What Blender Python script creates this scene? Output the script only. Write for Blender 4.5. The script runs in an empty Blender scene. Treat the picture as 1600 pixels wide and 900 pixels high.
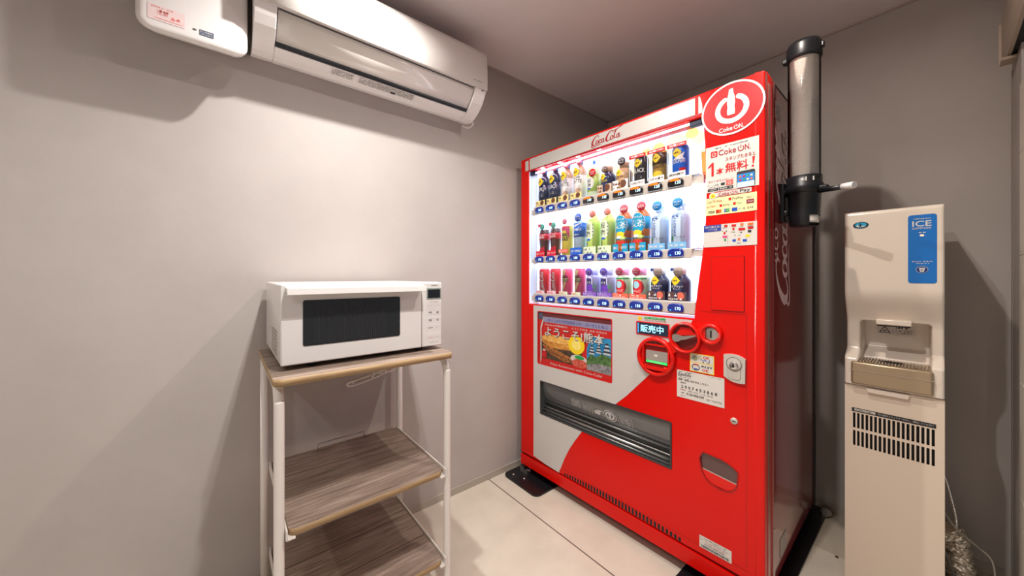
import bpy, bmesh, math, random
from mathutils import Vector, Matrix
from mathutils.geometry import tessellate_polygon
random.seed(7)
sc = bpy.context.scene
COL = sc.collection
sc.view_settings.view_transform = 'Standard'
sc.view_settings.look = 'None'
sc.view_settings.gamma = 1
sc.view_settings.exposure = 0.30
sc.view_settings.use_curve_mapping = False
PI = math.pi

# ------------------------------------------------------------------ materials
def lin(c):
    def f(v):
        v /= 255.0
        return v / 12.92 if v <= .04045 else ((v + .055) / 1.055) ** 2.4
    return tuple(f(v) for v in c) + (1,)

MATS = {}
def mat(name, rgb=(200, 200, 200), rough=.5, metal=0.0, emit=None, es=1.0, coat=0.0, spec=.5):
    if name in MATS: return MATS[name]
    m = bpy.data.materials.new(name); m.use_nodes = True
    b = m.node_tree.nodes['Principled BSDF']
    b.inputs['Base Color'].default_value = lin(rgb)
    b.inputs['Roughness'].default_value = rough
    b.inputs['Metallic'].default_value = metal
    b.inputs['Coat Weight'].default_value = coat
    b.inputs['Specular IOR Level'].default_value = spec
    if emit:
        b.inputs['Emission Color'].default_value = lin(emit)
        b.inputs['Emission Strength'].default_value = es
    MATS[name] = m
    return m

def noisy(name, rgb_a, rgb_b, scale=(1, 1, 1), nscale=6, rough=.6, bump=0.0, detail=6, fine=None, rvar=0):
    m = mat(name, rgb_a, rough)
    nt = m.node_tree; b = nt.nodes['Principled BSDF']
    tc = nt.nodes.new('ShaderNodeTexCoord'); mp = nt.nodes.new('ShaderNodeMapping')
    mp.inputs['Scale'].default_value = scale
    nt.links.new(tc.outputs['Object'], mp.inputs['Vector'])
    n = nt.nodes.new('ShaderNodeTexNoise'); n.inputs['Scale'].default_value = nscale
    n.inputs['Detail'].default_value = detail; n.inputs['Roughness'].default_value = .6
    nt.links.new(mp.outputs[0], n.inputs['Vector'])
    r = nt.nodes.new('ShaderNodeValToRGB')
    r.color_ramp.elements[0].position = .32; r.color_ramp.elements[1].position = .68
    r.color_ramp.elements[0].color = lin(rgb_a); r.color_ramp.elements[1].color = lin(rgb_b)
    nt.links.new(n.outputs['Fac'], r.inputs['Fac'])
    nt.links.new(r.outputs[0], b.inputs['Base Color'])
    if bump:
        n2 = nt.nodes.new('ShaderNodeTexNoise'); n2.inputs['Scale'].default_value = fine or nscale * 8
        n2.inputs['Detail'].default_value = 4
        nt.links.new(mp.outputs[0], n2.inputs['Vector'])
        bp = nt.nodes.new('ShaderNodeBump'); bp.inputs['Strength'].default_value = bump
        bp.inputs['Distance'].default_value = .002
        nt.links.new(n2.outputs['Fac'], bp.inputs['Height']); nt.links.new(bp.outputs[0], b.inputs['Normal'])
    return m, nt, b, tc

wall_m = noisy('wall_plaster', (176, 168, 163), (184, 176, 171), nscale=3.0, rough=.75, bump=.12, fine=60)[0]
ceil_m = noisy('ceiling_board', (222, 212, 211), (228, 218, 217), nscale=3, rough=.8)[0]

def floor_material():
    m, nt, b, tc = noisy('floor_vinyl', (196, 186, 170), (210, 200, 184), nscale=5, rough=.42, bump=.05, fine=80)
    sep = nt.nodes.new('ShaderNodeSeparateXYZ'); nt.links.new(tc.outputs['Object'], sep.inputs[0])
    col = b.inputs['Base Color'].links[0].from_socket
    def near(y0, hw):
        s = nt.nodes.new('ShaderNodeMath'); s.operation = 'COMPARE'
        s.inputs[1].default_value = y0; s.inputs[2].default_value = hw
        nt.links.new(sep.outputs['Y'], s.inputs[0]); return s.outputs[0]
    mx = nt.nodes.new('ShaderNodeMath'); mx.operation = 'MAXIMUM'
    nt.links.new(near(1.157, .0028), mx.inputs[0]); nt.links.new(near(0.37, .0028), mx.inputs[1])
    # sheets of slightly different tone either side of the seams
    g = nt.nodes.new('ShaderNodeMath'); g.operation = 'GREATER_THAN'; g.inputs[1].default_value = 1.947
    nt.links.new(sep.outputs['Y'], g.inputs[0])
    mt = nt.nodes.new('ShaderNodeMixRGB'); mt.blend_type = 'MULTIPLY'; mt.inputs[2].default_value = (.80, .78, .76, 1)
    nt.links.new(g.outputs[0], mt.inputs[0]); nt.links.new(col, mt.inputs[1])
    mi = nt.nodes.new('ShaderNodeMixRGB'); mi.inputs[2].default_value = lin((88, 76, 66))
    nt.links.new(mx.outputs[0], mi.inputs[0]); nt.links.new(mt.outputs[0], mi.inputs[1])
    nt.links.new(mi.outputs[0], b.inputs['Base Color'])
    return m
floor_m = floor_material()

def wood_material():
    m = mat('oak_laminate', (150, 125, 105), .5)
    nt = m.node_tree; b = nt.nodes['Principled BSDF']
    tc = nt.nodes.new('ShaderNodeTexCoord')
    def noise(scale, ns, det, dist=0):
        mp = nt.nodes.new('ShaderNodeMapping'); mp.inputs['Scale'].default_value = scale
        nt.links.new(tc.outputs['Object'], mp.inputs['Vector'])
        n = nt.nodes.new('ShaderNodeTexNoise'); n.inputs['Scale'].default_value = ns; n.inputs['Detail'].default_value = det
        n.inputs['Distortion'].default_value = dist; n.inputs['Roughness'].default_value = .65
        nt.links.new(mp.outputs[0], n.inputs['Vector']); return n
    n1 = noise((26, 1.7, 26), 3.2, 8, .5)
    n2 = noise((110, 4, 110), 3, 4)
    n3 = noise((7, 1.2, 7), 2.0, 3)
    r1 = nt.nodes.new('ShaderNodeValToRGB')
    e = r1.color_ramp.elements
    e[0].position = .28; e[0].color = lin((112, 96, 86)); e[1].position = .72; e[1].color = lin((190, 171, 156))
    x = e.new(.5); x.color = lin((158, 139, 125))
    nt.links.new(n1.outputs['Fac'], r1.inputs['Fac'])
    r2 = nt.nodes.new('ShaderNodeValToRGB'); e = r2.color_ramp.elements
    e[0].position = .35; e[0].color = (.62, .6, .58, 1); e[1].position = .55; e[1].color = (1, 1, 1, 1)
    nt.links.new(n2.outputs['Fac'], r2.inputs['Fac'])
    r3 = nt.nodes.new('ShaderNodeValToRGB'); e = r3.color_ramp.elements
    e[0].position = .3; e[0].color = (.8, .78, .77, 1); e[1].position = .7; e[1].color = (1, 1, 1, 1)
    nt.links.new(n3.outputs['Fac'], r3.inputs['Fac'])
    a = nt.nodes.new('ShaderNodeMixRGB'); a.blend_type = 'MULTIPLY'; a.inputs[0].default_value = .8
    nt.links.new(r1.outputs[0], a.inputs[1]); nt.links.new(r2.outputs[0], a.inputs[2])
    c = nt.nodes.new('ShaderNodeMixRGB'); c.blend_type = 'MULTIPLY'; c.inputs[0].default_value = 1
    nt.links.new(a.outputs[0], c.inputs[1]); nt.links.new(r3.outputs[0], c.inputs[2])
    nt.links.new(c.outputs[0], b.inputs['Base Color'])
    bp = nt.nodes.new('ShaderNodeBump'); bp.inputs['Strength'].default_value = .15; bp.inputs['Distance'].default_value = .001
    nt.links.new(n2.outputs['Fac'], bp.inputs['Height']); nt.links.new(bp.outputs[0], b.inputs['Normal'])
    return m
wood = wood_material()
edge = noisy('shelf_edge', (150, 120, 84), (182, 152, 112), scale=(30, 3, 60), nscale=5, rough=.55)[0]

def glass(name, tint=(1, 1, 1), fac=.06, rough=0.02, ior=1.35):
    m = bpy.data.materials.new(name); m.use_nodes = True; nt = m.node_tree
    for n in list(nt.nodes):
        if n.type != 'OUTPUT_MATERIAL': nt.nodes.remove(n)
    out = nt.nodes['Material Output']
    t = nt.nodes.new('ShaderNodeBsdfTransparent'); t.inputs[0].default_value = tint + (1,)
    g = nt.nodes.new('ShaderNodeBsdfGlossy'); g.inputs['Roughness'].default_value = rough
    fr = nt.nodes.new('ShaderNodeFresnel'); fr.inputs[0].default_value = ior
    ad = nt.nodes.new('ShaderNodeMath'); ad.operation = 'ADD'; ad.inputs[1].default_value = fac - .03; ad.use_clamp = True
    nt.links.new(fr.outputs[0], ad.inputs[0])
    mx = nt.nodes.new('ShaderNodeMixShader')
    nt.links.new(ad.outputs[0], mx.inputs[0]); nt.links.new(t.outputs[0], mx.inputs[1]); nt.links.new(g.outputs[0], mx.inputs[2])
    nt.links.new(mx.outputs[0], out.inputs[0])
    MATS[name] = m
    return m

red = mat('red_paint', (218, 12, 3), .25, spec=.3)
redp = mat('red_plastic', (222, 20, 8), .28, spec=.4)
shaded_red = mat('red_paint_shaded', (150, 22, 26), .1, coat=.8)  # same red as the door, darkened in colour for the dimmer side
darkred = mat('dark_red', (150, 10, 10), .3)
printred = mat('print_red', (205, 18, 22), .35)
cokered = mat('print_coke_red', (170, 25, 35), .35)
panelw = mat('panel_white', (200, 195, 190), .3)
stickw = mat('sticker_white', (214, 208, 200), .5)
white = mat('white_plastic', (230, 227, 224), .22, coat=.25)
whitemat = mat('white_satin', (226, 220, 214), .4)
printw = mat('print_white', (240, 236, 232), .4)
black = mat('black_plastic', (22, 24, 28), .35)
blackm = mat('black_metal', (26, 27, 30), .3, .2)
dark = mat('dark_recess', (14, 14, 15), .6)
ink = mat('print_black', (38, 36, 38), .5)
grey = mat('grey_print', (120, 120, 122), .5)
silver = mat('brushed_silver', (190, 188, 184), .3, .9)
chrome = mat('chrome', (215, 215, 215), .12, 1.0)
satin = mat('satin_aluminium', (196, 190, 180), .45, .15)
tube_white = mat('white_powder_coat', (232, 226, 220), .35)
yellow = mat('print_yellow', (250, 215, 30), .45)
green = mat('print_green', (40, 160, 80), .45)
blue = mat('print_blue', (20, 80, 190), .4)
cream = mat('print_cream', (245, 232, 170), .5)
orange = mat('print_orange', (240, 110, 40), .45)
railm = mat('price_rail', (196, 186, 176), .35)
pane_g = glass('clear_pane')
tubeg = glass('clear_tube', (.96, .95, .95), .06, .05)
ledm = mat('led_tube', (255, 255, 255), .5, emit=(235, 242, 255), es=12)
backm = mat('backlit_panel', (130, 134, 140), .5, emit=(206, 222, 255), es=1.7)

# ------------------------------------------------------------------ mesh builder
class MB:
    def __init__(s): s.bm = bmesh.new(); s.mats = []
    def mi(s, m):
        if m not in s.mats: s.mats.append(m)
        return s.mats.index(m)
    def face(s, pts, m, smooth=False):
        try:
            f = s.bm.faces.new([s.bm.verts.new(p) for p in pts])
        except ValueError: return
        f.material_index = s.mi(m); f.smooth = smooth; return f
    def box(s, x0, x1, y0, y1, z0, z1, m, bev=0, seg=2, smooth=True):
        r = bmesh.ops.create_cube(s.bm, size=1)
        vs = r['verts']
        for v in vs:
            v.co = Vector((x0 + (v.co.x + .5) * (x1 - x0), y0 + (v.co.y + .5) * (y1 - y0), z0 + (v.co.z + .5) * (z1 - z0)))
        fs = set(f for v in vs for f in v.link_faces)
        k = s.mi(m)
        for f in fs: f.material_index = k
        if bev:
            es = list(set(e for v in vs for e in v.link_edges))
            r = bmesh.ops.bevel(s.bm, geom=es, offset=bev, segments=seg, affect='EDGES', profile=.5)
            for f in r['faces']: f.material_index = k; f.smooth = smooth
        return s
    def prism(s, poly, a0, a1, axis, m, smooth=False):
        """poly in the two other axes; extruded along axis ('x','y','z')"""
        def P(p, a):
            if axis == 'x': return (a, p[0], p[1])
            if axis == 'y': return (p[0], a, p[1])
            return (p[0], p[1], a)
        k = s.mi(m)
        A = [s.bm.verts.new(P(p, a0)) for p in poly]; B = [s.bm.verts.new(P(p, a1)) for p in poly]
        n = len(poly); fs = []
        for i in range(n):
            f = s.bm.faces.new((A[i], A[(i + 1) % n], B[(i + 1) % n], B[i])); f.smooth = smooth; fs.append(f)
        fs.append(s.bm.faces.new(A)); fs.append(s.bm.faces.new(B[::-1]))
        for f in fs: f.material_index = k
        bmesh.ops.recalc_face_normals(s.bm, faces=fs)
        return s
    def lathe(s, prof, m, c=(0, 0, 0), seg=28, axis='z', smooth=True, mats=None):
        rings = []
        for r, h in prof:
            ring = []
            for i in range(seg):
                a = 2 * PI * i / seg; p = (r * math.cos(a), r * math.sin(a), h)
                if axis == 'y': p = (p[0], h, p[1])
                if axis == 'x': p = (h, p[0], p[1])
                ring.append(s.bm.verts.new((p[0] + c[0], p[1] + c[1], p[2] + c[2])))
            rings.append(ring)
        fs = []
        for j in range(len(rings) - 1):
            k = s.mi(mats[j] if mats else m)
            for i in range(seg):
                f = s.bm.faces.new((rings[j][i], rings[j][(i + 1) % seg], rings[j + 1][(i + 1) % seg], rings[j + 1][i]))
                f.smooth = smooth; f.material_index = k; fs.append(f)
        for ring, (r, h) in ((rings[0], prof[0]), (rings[-1], prof[-1])):
            if r > 1e-5:
                f = s.bm.faces.new(ring); f.material_index = s.mi(m); fs.append(f)
        bmesh.ops.recalc_face_normals(s.bm, faces=fs)
        return s
    def tube(s, pts, r, m, seg=12, sub=6, smoothpath=True, caps=True):
        pts = [Vector(p) for p in pts]
        if smoothpath and len(pts) > 2: pts = catmull(pts, sub)
        n = len(pts); rings = []
        prev = None
        for i, p in enumerate(pts):
            t = (pts[min(i + 1, n - 1)] - pts[max(i - 1, 0)])
            if t.length < 1e-9: t = Vector((0, 0, 1))
            t.normalize()
            if prev is None:
                u = t.orthogonal().normalized()
            else:
                u = prev - t * prev.dot(t)
                u = u.normalized() if u.length > 1e-6 else t.orthogonal().normalized()
            prev = u; w = t.cross(u)
            rr = r(i / (n - 1)) if callable(r) else r
            rings.append([s.bm.verts.new(p + (u * math.cos(2 * PI * k / seg) + w * math.sin(2 * PI * k / seg)) * rr) for k in range(seg)])
        k0 = s.mi(m); fs = []
        for j in range(n - 1):
            for i in range(seg):
                f = s.bm.faces.new((rings[j][i], rings[j][(i + 1) % seg], rings[j + 1][(i + 1) % seg], rings[j + 1][i]))
                f.smooth = True; f.material_index = k0; fs.append(f)
        if caps:
            for ring in (rings[0], rings[-1]):
                f = s.bm.faces.new(ring); f.material_index = k0; fs.append(f)
        bmesh.ops.recalc_face_normals(s.bm, faces=fs)
        return s
    # ---- flat print on a plane pl(a, b, c) -> point
    def poly(s, pl, pts, m, c=0.0):
        k = s.mi(m); wrap = getattr(pl, 'wrap', False)
        if len(pts) <= 4 and not wrap:
            s.bm.faces.new([s.bm.verts.new(pl(a, b, c)) for a, b in pts]).material_index = k
            return s
        a0, b0 = pts[0]
        tris = [[pts[i] for i in t] for t in tessellate_polygon([[Vector(((a - a0) * 200, (b - b0) * 200, 0)) for a, b in pts]])]
        while wrap and tris:                                 # split until the pieces follow the round surface
            out = []; done = True
            for t in tris:
                ext = [abs(t[i][0] - t[(i + 1) % 3][0]) for i in range(3)]; j = ext.index(max(ext))
                if ext[j] > .009:
                    p, q, r = t[j], t[(j + 1) % 3], t[(j + 2) % 3]; m_ = ((p[0] + q[0]) / 2, (p[1] + q[1]) / 2)
                    out += [[p, m_, r], [m_, q, r]]; done = False
                else: out.append(t)
            tris = out
            if done: break
        if wrap:
            V = {}
            for t in tris:
                for p in t:
                    if p not in V: V[p] = s.bm.verts.new(pl(p[0], p[1], c))
        else: V = {p: s.bm.verts.new(pl(p[0], p[1], c)) for p in pts}
        for t in tris:
            try: s.bm.faces.new([V[p] for p in t]).material_index = k
            except ValueError: pass
        return s
    def rect(s, pl, a0, a1, b0, b1, m, c=0.0): return s.poly(pl, [(a0, b0), (a1, b0), (a1, b1), (a0, b1)], m, c)
    def slab(s, pl, pts, m, c0, c1, smooth=False):
        """closed plate between depths c0 and c1 on a plane"""
        A = [s.bm.verts.new(pl(a, b, c0)) for a, b in pts]; B = [s.bm.verts.new(pl(a, b, c1)) for a, b in pts]
        n = len(pts); fs = [s.bm.faces.new((A[i], A[(i + 1) % n], B[(i + 1) % n], B[i])) for i in range(n)]
        for f in fs: f.smooth = smooth
        fs += [s.bm.faces.new(A), s.bm.faces.new(B[::-1])]
        for f in fs: f.material_index = s.mi(m)
        bmesh.ops.recalc_face_normals(s.bm, faces=fs)
        return s
    def disc(s, pl, a, b, ra, rb, m, c=0.0, seg=28):
        return s.poly(pl, [(a + ra * math.cos(2 * PI * i / seg), b + rb * math.sin(2 * PI * i / seg)) for i in range(seg)], m, c)
    def ring(s, pl, a, b, ra, rb, w, m, c=0.0, a0=0, a1=2 * PI, seg=40):
        for i in range(seg):
            t0 = a0 + (a1 - a0) * i / seg; t1 = a0 + (a1 - a0) * (i + 1) / seg
            s.poly(pl, [(a + (ra - w) * math.cos(t0), b + (rb - w) * math.sin(t0)), (a + ra * math.cos(t0), b + rb * math.sin(t0)),
                        (a + ra * math.cos(t1), b + rb * math.sin(t1)), (a + (ra - w) * math.cos(t1), b + (rb - w) * math.sin(t1))], m, c)
        return s
    def text(s, pl, t, a0, b0, w, h, m, c=0.0, bold=0.0, shear=0.0):
        vs, fs = text_mesh(t, bold, shear)
        k = s.mi(m)
        V = [s.bm.verts.new(pl(a0 + x * w, b0 + y * h, c)) for x, y in vs]
        for f in fs:
            try:
                g = s.bm.faces.new([V[i] for i in f]); g.material_index = k
            except ValueError: pass
        return s
    def micro(s, pl, a0, a1, b, h, m, c=0.0, seed=1, dens=.75):
        r = random.Random(seed); a = a0
        while a < a1 - h * .5:
            w = h * r.uniform(.35, .8)
            if r.random() < dens:
                s.rect(pl, a, a + w, b + h * r.uniform(0, .25), b + h * r.uniform(.4, .6), m, c)
                s.rect(pl, a + w * r.uniform(0, .6), a + w * r.uniform(.65, 1), b + h * .5, b + h * r.uniform(.75, 1), m, c)
            a += w + h * .22
        return s
    def ribbon(s, pl, pts, m, c=0.0, sub=6, f=lambda x, y: (x, y), closed=False, ws=1.0):
        P = catmull([Vector(p) for p in pts], sub, closed)
        n = len(P); L = []; Rr = []
        for i, p in enumerate(P):
            q0 = P[i - 1] if (i > 0 or closed) else P[0]; q1 = P[(i + 1) % n] if (i < n - 1 or closed) else P[-1]
            dx, dy = q1.x - q0.x, q1.y - q0.y; d = math.hypot(dx, dy) or 1
            nx, ny = -dy / d * p.z / 2 * ws, dx / d * p.z / 2 * ws
            L.append(f(p.x + nx, p.y + ny)); Rr.append(f(p.x - nx, p.y - ny))
        k = s.mi(m)
        for i in range(n if closed else n - 1):
            j = (i + 1) % n
            fc = s.bm.faces.new([s.bm.verts.new(pl(*q, c)) for q in (L[i], L[j], Rr[j], Rr[i])]); fc.material_index = k
        return s
    def build(s, name, parent=None):
        me = bpy.data.meshes.new(name); s.bm.to_mesh(me); s.bm.free()
        for m in s.mats: me.materials.append(m)
        o = bpy.data.objects.new(name, me); COL.objects.link(o)
        if parent: o.parent = parent
        return o

def catmull(P, sub=6, closed=False):
    n = len(P); out = []
    rng = range(n) if closed else range(n - 1)
    for i in rng:
        if closed: p0, p1, p2, p3 = P[i - 1], P[i], P[(i + 1) % n], P[(i + 2) % n]
        else: p0, p1, p2, p3 = P[max(i - 1, 0)], P[i], P[i + 1], P[min(i + 2, n - 1)]
        for k in range(sub):
            t = k / sub
            out.append(.5 * ((2 * p1) + (p2 - p0) * t + (2 * p0 - 5 * p1 + 4 * p2 - p3) * t * t + (3 * p1 - p0 - 3 * p2 + p3) * t ** 3))
    if not closed: out.append(P[-1].copy())
    return out

_TC = {}
def text_mesh(t, bold=0.0, shear=0.0):
    key = (t, bold, shear)
    if key in _TC: return _TC[key]
    cu = bpy.data.curves.new('lettering', 'FONT'); cu.body = t; cu.resolution_u = 3; cu.offset = bold; cu.shear = shear
    o = bpy.data.objects.new('lettering', cu); COL.objects.link(o)
    dg = bpy.context.evaluated_depsgraph_get(); dg.update()
    me = o.evaluated_get(dg).to_mesh()
    vs = [(v.co.x, v.co.y) for v in me.vertices]; fs = [tuple(p.vertices) for p in me.polygons]
    o.evaluated_get(dg).to_mesh_clear()
    bpy.data.objects.remove(o); bpy.data.curves.remove(cu)
    if vs:
        x0, x1 = min(v[0] for v in vs), max(v[0] for v in vs); y0, y1 = min(v[1] for v in vs), max(v[1] for v in vs)
        vs = [((x - x0) / max(x1 - x0, 1e-6), (y - y0) / max(y1 - y0, 1e-6)) for x, y in vs]
    _TC[key] = (vs, fs); return vs, fs

def plate(mb, outer, holes, m, tf, depth, bev=0.0, seg=2):
    """2-D outline with holes turned into a solid plate; tf(x, y, z) places it (z from 0 to depth)"""
    cu = bpy.data.curves.new('outline', 'CURVE'); cu.dimensions = '2D'; cu.fill_mode = 'BOTH'
    cu.extrude = depth / 2 - bev; cu.bevel_depth = bev; cu.bevel_resolution = seg; cu.resolution_u = 1
    if bev: cu.offset = -bev
    for ring in [outer] + holes:
        sp = cu.splines.new('POLY'); sp.points.add(len(ring) - 1); sp.use_cyclic_u = True
        for i, (x, y) in enumerate(ring): sp.points[i].co = (x, y, 0, 1)
    o = bpy.data.objects.new('outline', cu); COL.objects.link(o)
    dg = bpy.context.evaluated_depsgraph_get(); dg.update()
    me = o.evaluated_get(dg).to_mesh(); k = mb.mi(m)
    V = [mb.bm.verts.new(tf(v.co.x, v.co.y, v.co.z + depth / 2)) for v in me.vertices]
    fs = []
    for p in me.polygons:
        try:
            f = mb.bm.faces.new([V[i] for i in p.vertices]); f.material_index = k; fs.append(f)
        except ValueError: pass
    o.evaluated_get(dg).to_mesh_clear(); bpy.data.objects.remove(o); bpy.data.curves.remove(cu)
    bmesh.ops.remove_doubles(mb.bm, verts=V, dist=1e-5)
    fs = [f for f in fs if f.is_valid]
    bmesh.ops.recalc_face_normals(mb.bm, faces=fs)

def rrect(x0, x1, y0, y1, r, n=5):
    out = []
    for cx, cy, a in ((x1 - r, y0 + r, -PI / 2), (x1 - r, y1 - r, 0), (x0 + r, y1 - r, PI / 2), (x0 + r, y0 + r, PI)):
        for i in range(n + 1):
            t = a + PI / 2 * i / n; out.append((cx + r * math.cos(t), cy + r * math.sin(t)))
    return out

def thing(name, label, cat, loc=(0, 0, 0), rotz=0, group=None):
    o = bpy.data.objects.new(name, None); COL.objects.link(o); o.empty_display_size = .05
    o.location = loc; o.rotation_euler = (0, 0, rotz)
    return tag(o, label, cat, group)
def tag(o, label, cat, group=None):
    o['label'] = label; o['category'] = cat
    if group: o['group'] = group
    return o
def struct(mb, name):
    o = mb.build(name); o['kind'] = 'structure'; return o
def dup(root, loc, label):
    r = root.copy(); COL.objects.link(r); r.location = loc; r['label'] = label
    for ch in root.children:
        c = ch.copy(); COL.objects.link(c); c.parent = r
        for g in ch.children:
            d = g.copy(); COL.objects.link(d); d.parent = c
    return r

# ------------------------------------------------------------------ script lettering (hand drawn strokes)
def ell(cx, cy, rx, ry, w=.075, sl=.12):
    return [(cx + rx * math.cos(t) + sl * ry * math.sin(t), cy + ry * math.sin(t), w * (1.15 if abs(math.cos(t)) > .6 else .6))
            for t in [2 * PI * i / 8 for i in range(8)]]
def sh(pts, dx): return [(x + dx, y, w) for x, y, w in pts]
_C = [(.84, .66, .02), (.90, .84, .05), (.78, .97, .06), (.56, .90, .09), (.32, .62, .14), (.18, .28, .17), (.20, .05, .15), (.34, -.05, .10), (.47, .02, .06), (.58, .16, .02)]
_st = [(1.47, .45, .07), (1.40, .2, .09), (1.42, .04, .07), (1.50, .03, .05), (1.60, .16, .03)]
SCRIPT = [(_C, 0), ([(.16, .1, .04), (.08, -.12, .07), (.2, -.24, .08), (.5, -.20, .07), (.85, -.13, .06), (1.2, -.19, .02)], 0),
          (ell(.74, .2, .125, .22), 1), ([(1.14, .33, .05), (1.10, .43, .06), (1.0, .38, .07), (.94, .2, .09), (.98, .03, .07), (1.07, .02, .05), (1.17, .14, .03)], 0),
          (ell(1.30, .2, .115, .21), 1), (_st, 0), ([(1.60, .16, .03), (1.66, .28, .045), (1.80, .30, .045)], 0),
          (sh(_C, 1.55), 0), ([(2.42, .78, .04), (2.50, .93, .05), (2.72, .88, .06), (2.95, .98, .07), (3.2, 1.12, .08), (3.42, 1.05, .03)], 0),
          (ell(2.29, .2, .125, .22), 1),
          ([(2.44, .12, .03), (2.60, .45, .04), (2.76, .86, .06), (2.78, 1.0, .05), (2.70, .93, .06), (2.60, .55, .09), (2.56, .18, .09), (2.61, .03, .07), (2.72, .12, .03)], 0),
          (ell(2.92, .2, .115, .21), 1), (sh(_st, 1.62), 0)]
def script(mb, pl, a0, b0, w, h, m, c=0.0, ws=1.0):
    for st, cl in SCRIPT:
        mb.ribbon(pl, st, m, c, 4, lambda x, y: (a0 + (x - .05) / 3.4 * w, b0 + (y + .28) / 1.42 * h), bool(cl), ws)
def power(mb, pl, a, b, r, m, c=0.0, w=None):
    w = w or r * .3
    mb.ring(pl, a, b, r, r, w, m, c, math.radians(125), math.radians(415), 24)
    mb.rect(pl, a - w * .45, a + w * .45, b + r * .0, b + r * 1.15, m, c)
def cokeon(mb, pl, a0, b0, w, h, m, c=0.0, bold=.01):
    mb.text(pl, 'Coke', a0, b0, w * .56, h, m, c, bold)
    power(mb, pl, a0 + w * .71, b0 + h * .48, h * .5, m, c, h * .13)
    mb.text(pl, 'N.', a0 + w * .83, b0, w * .17, h, m, c, bold)

# ================================================================== THE ROOM
X0, X1, Y1, ZC = -1.617, .178, 2.29, 2.337
b = MB(); b.box(X0 - .1, 1.6, -1.7, Y1 + .1, -.1, 0, floor_m); struct(b, 'floor')
b = MB(); b.box(X0 - .1, 1.6, -1.7, Y1 + .1, ZC, ZC + .1, ceil_m); struct(b, 'ceiling')
b = MB(); b.box(X0 - .1, X0, -1.7, Y1 + .1, 0, ZC, wall_m); struct(b, 'wall_left')
b = MB(); b.box(X0, X1 + .12, Y1, Y1 + .1, 0, ZC, wall_m); struct(b, 'wall_back')
b = MB(); b.box(X1, X1 + .12, 2.06, Y1, 0, ZC, wall_m); struct(b, 'wall_right')
b = MB(); b.box(X1 + .12, 1.6, 2.06, 2.16, 0, ZC, wall_m); struct(b, 'wall_side')
b = MB(); b.box(X0, 1.6, -1.7, -1.6, 0, ZC, mat('front_wall_bounce', (232, 228, 224), .8)); struct(b, 'wall_front')  # unseen wall, whitened to bounce fill light into the room
bbm = mat('baseboard_vinyl', (172, 164, 152), .5)
b = MB(); b.box(X0, X0 + .006, -1.6, Y1, 0, .036, bbm); struct(b, 'baseboard_left')
b = MB(); b.box(X0, X1, Y1 - .006, Y1, 0, .036, bbm); struct(b, 'baseboard_back')
trimm = mat('cove_trim', (186, 170, 162), .5)
b = MB(); b.box(X0, X0 + .012, -1.6, Y1, ZC - .008, ZC, trimm); struct(b, 'trim_1')
b = MB(); b.box(X0, X1, Y1 - .012, Y1, ZC - .008, ZC, trimm); struct(b, 'trim_2')
# white door jamb at the right edge, with its fine joints
b = MB(); jm = mat('jamb_white', (222, 214, 200), .4)
for z0, z1 in ((0, .42), (.423, .80), (.803, 1.22), (1.223, 1.56), (1.563, 1.79)):
    b.box(.1745, .215, 1.96, 2.058, z0 - .0012, z1, jm, .001, 1)
struct(b, 'trim_3')
b = MB(); b.box(.176, .180, 2.262, 2.284, 0, 1.92, mat('corner_bead', (150, 138, 128), .5)); struct(b, 'trim_4')

# sliding door header rail high on the right wall
t = thing('door_header_rail', 'beige sliding door header rail high on the right wall', 'rail', (.148, 2.19, 1.93))
hm = mat('header_beige', (176, 158, 142), .45)
b = MB(); b.prism([(.0, .02), (.008, 0), (.017, 0), (.017, .03), (.12, .03), (.12, .15), (.0, .15)], -1.1, 0, 'y', hm); b.build('rail_cover', t)
b = MB(); b.box(-.006, .13, 0, .008, -.012, .14, mat('header_end', (196, 178, 164), .4), .002); b.box(-.004, .14, -.06, .0, -.014, -.004, hm); b.build('end_bracket', t)
b = MB(); b.box(.018, .12, -1.08, -.01, .004, .029, dark); b.build('rail_slot', t)

# ================================================================== VENDING MACHINE
TH = math.radians(.9); VO = Vector((-1.56, 1.353, 0))
vm = thing('vending_machine', 'tall red drinks vending machine with a lit window of sample drinks', 'vending machine', VO, TH)
def vloc(u, v, w):
    return VO + Vector((u * math.cos(TH) - v * math.sin(TH), u * math.sin(TH) + v * math.cos(TH), w))
def VF(a, b, c=0.0): return Vector((a, -c, b))              # front face, c out towards the room
def VS(a, b, c=0.0): return Vector((1.2 + c, a, b))          # right side face, a runs backwards

# cabinet body
b = MB()
b.box(0.004, 1.196, .125, .83, .065, 1.828, shaded_red, .004)
b.box(0.0, 1.2, .098, .125, .065, 1.830, shaded_red, .003)
b.box(0.002, 1.198, .09, .80, 1.8285, 1.8305, mat('unseen_top_grey', (96, 96, 98), .5))  # unseen top plate, added in grey to cut red bounce onto the ceiling
b.box(0.03, 1.17, .086, .10, .08, 1.81, dark)
b.box(.0, 1.2005, .80, .836, .06, 1.83, black, .003)
b.build('cabinet', vm)
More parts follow.
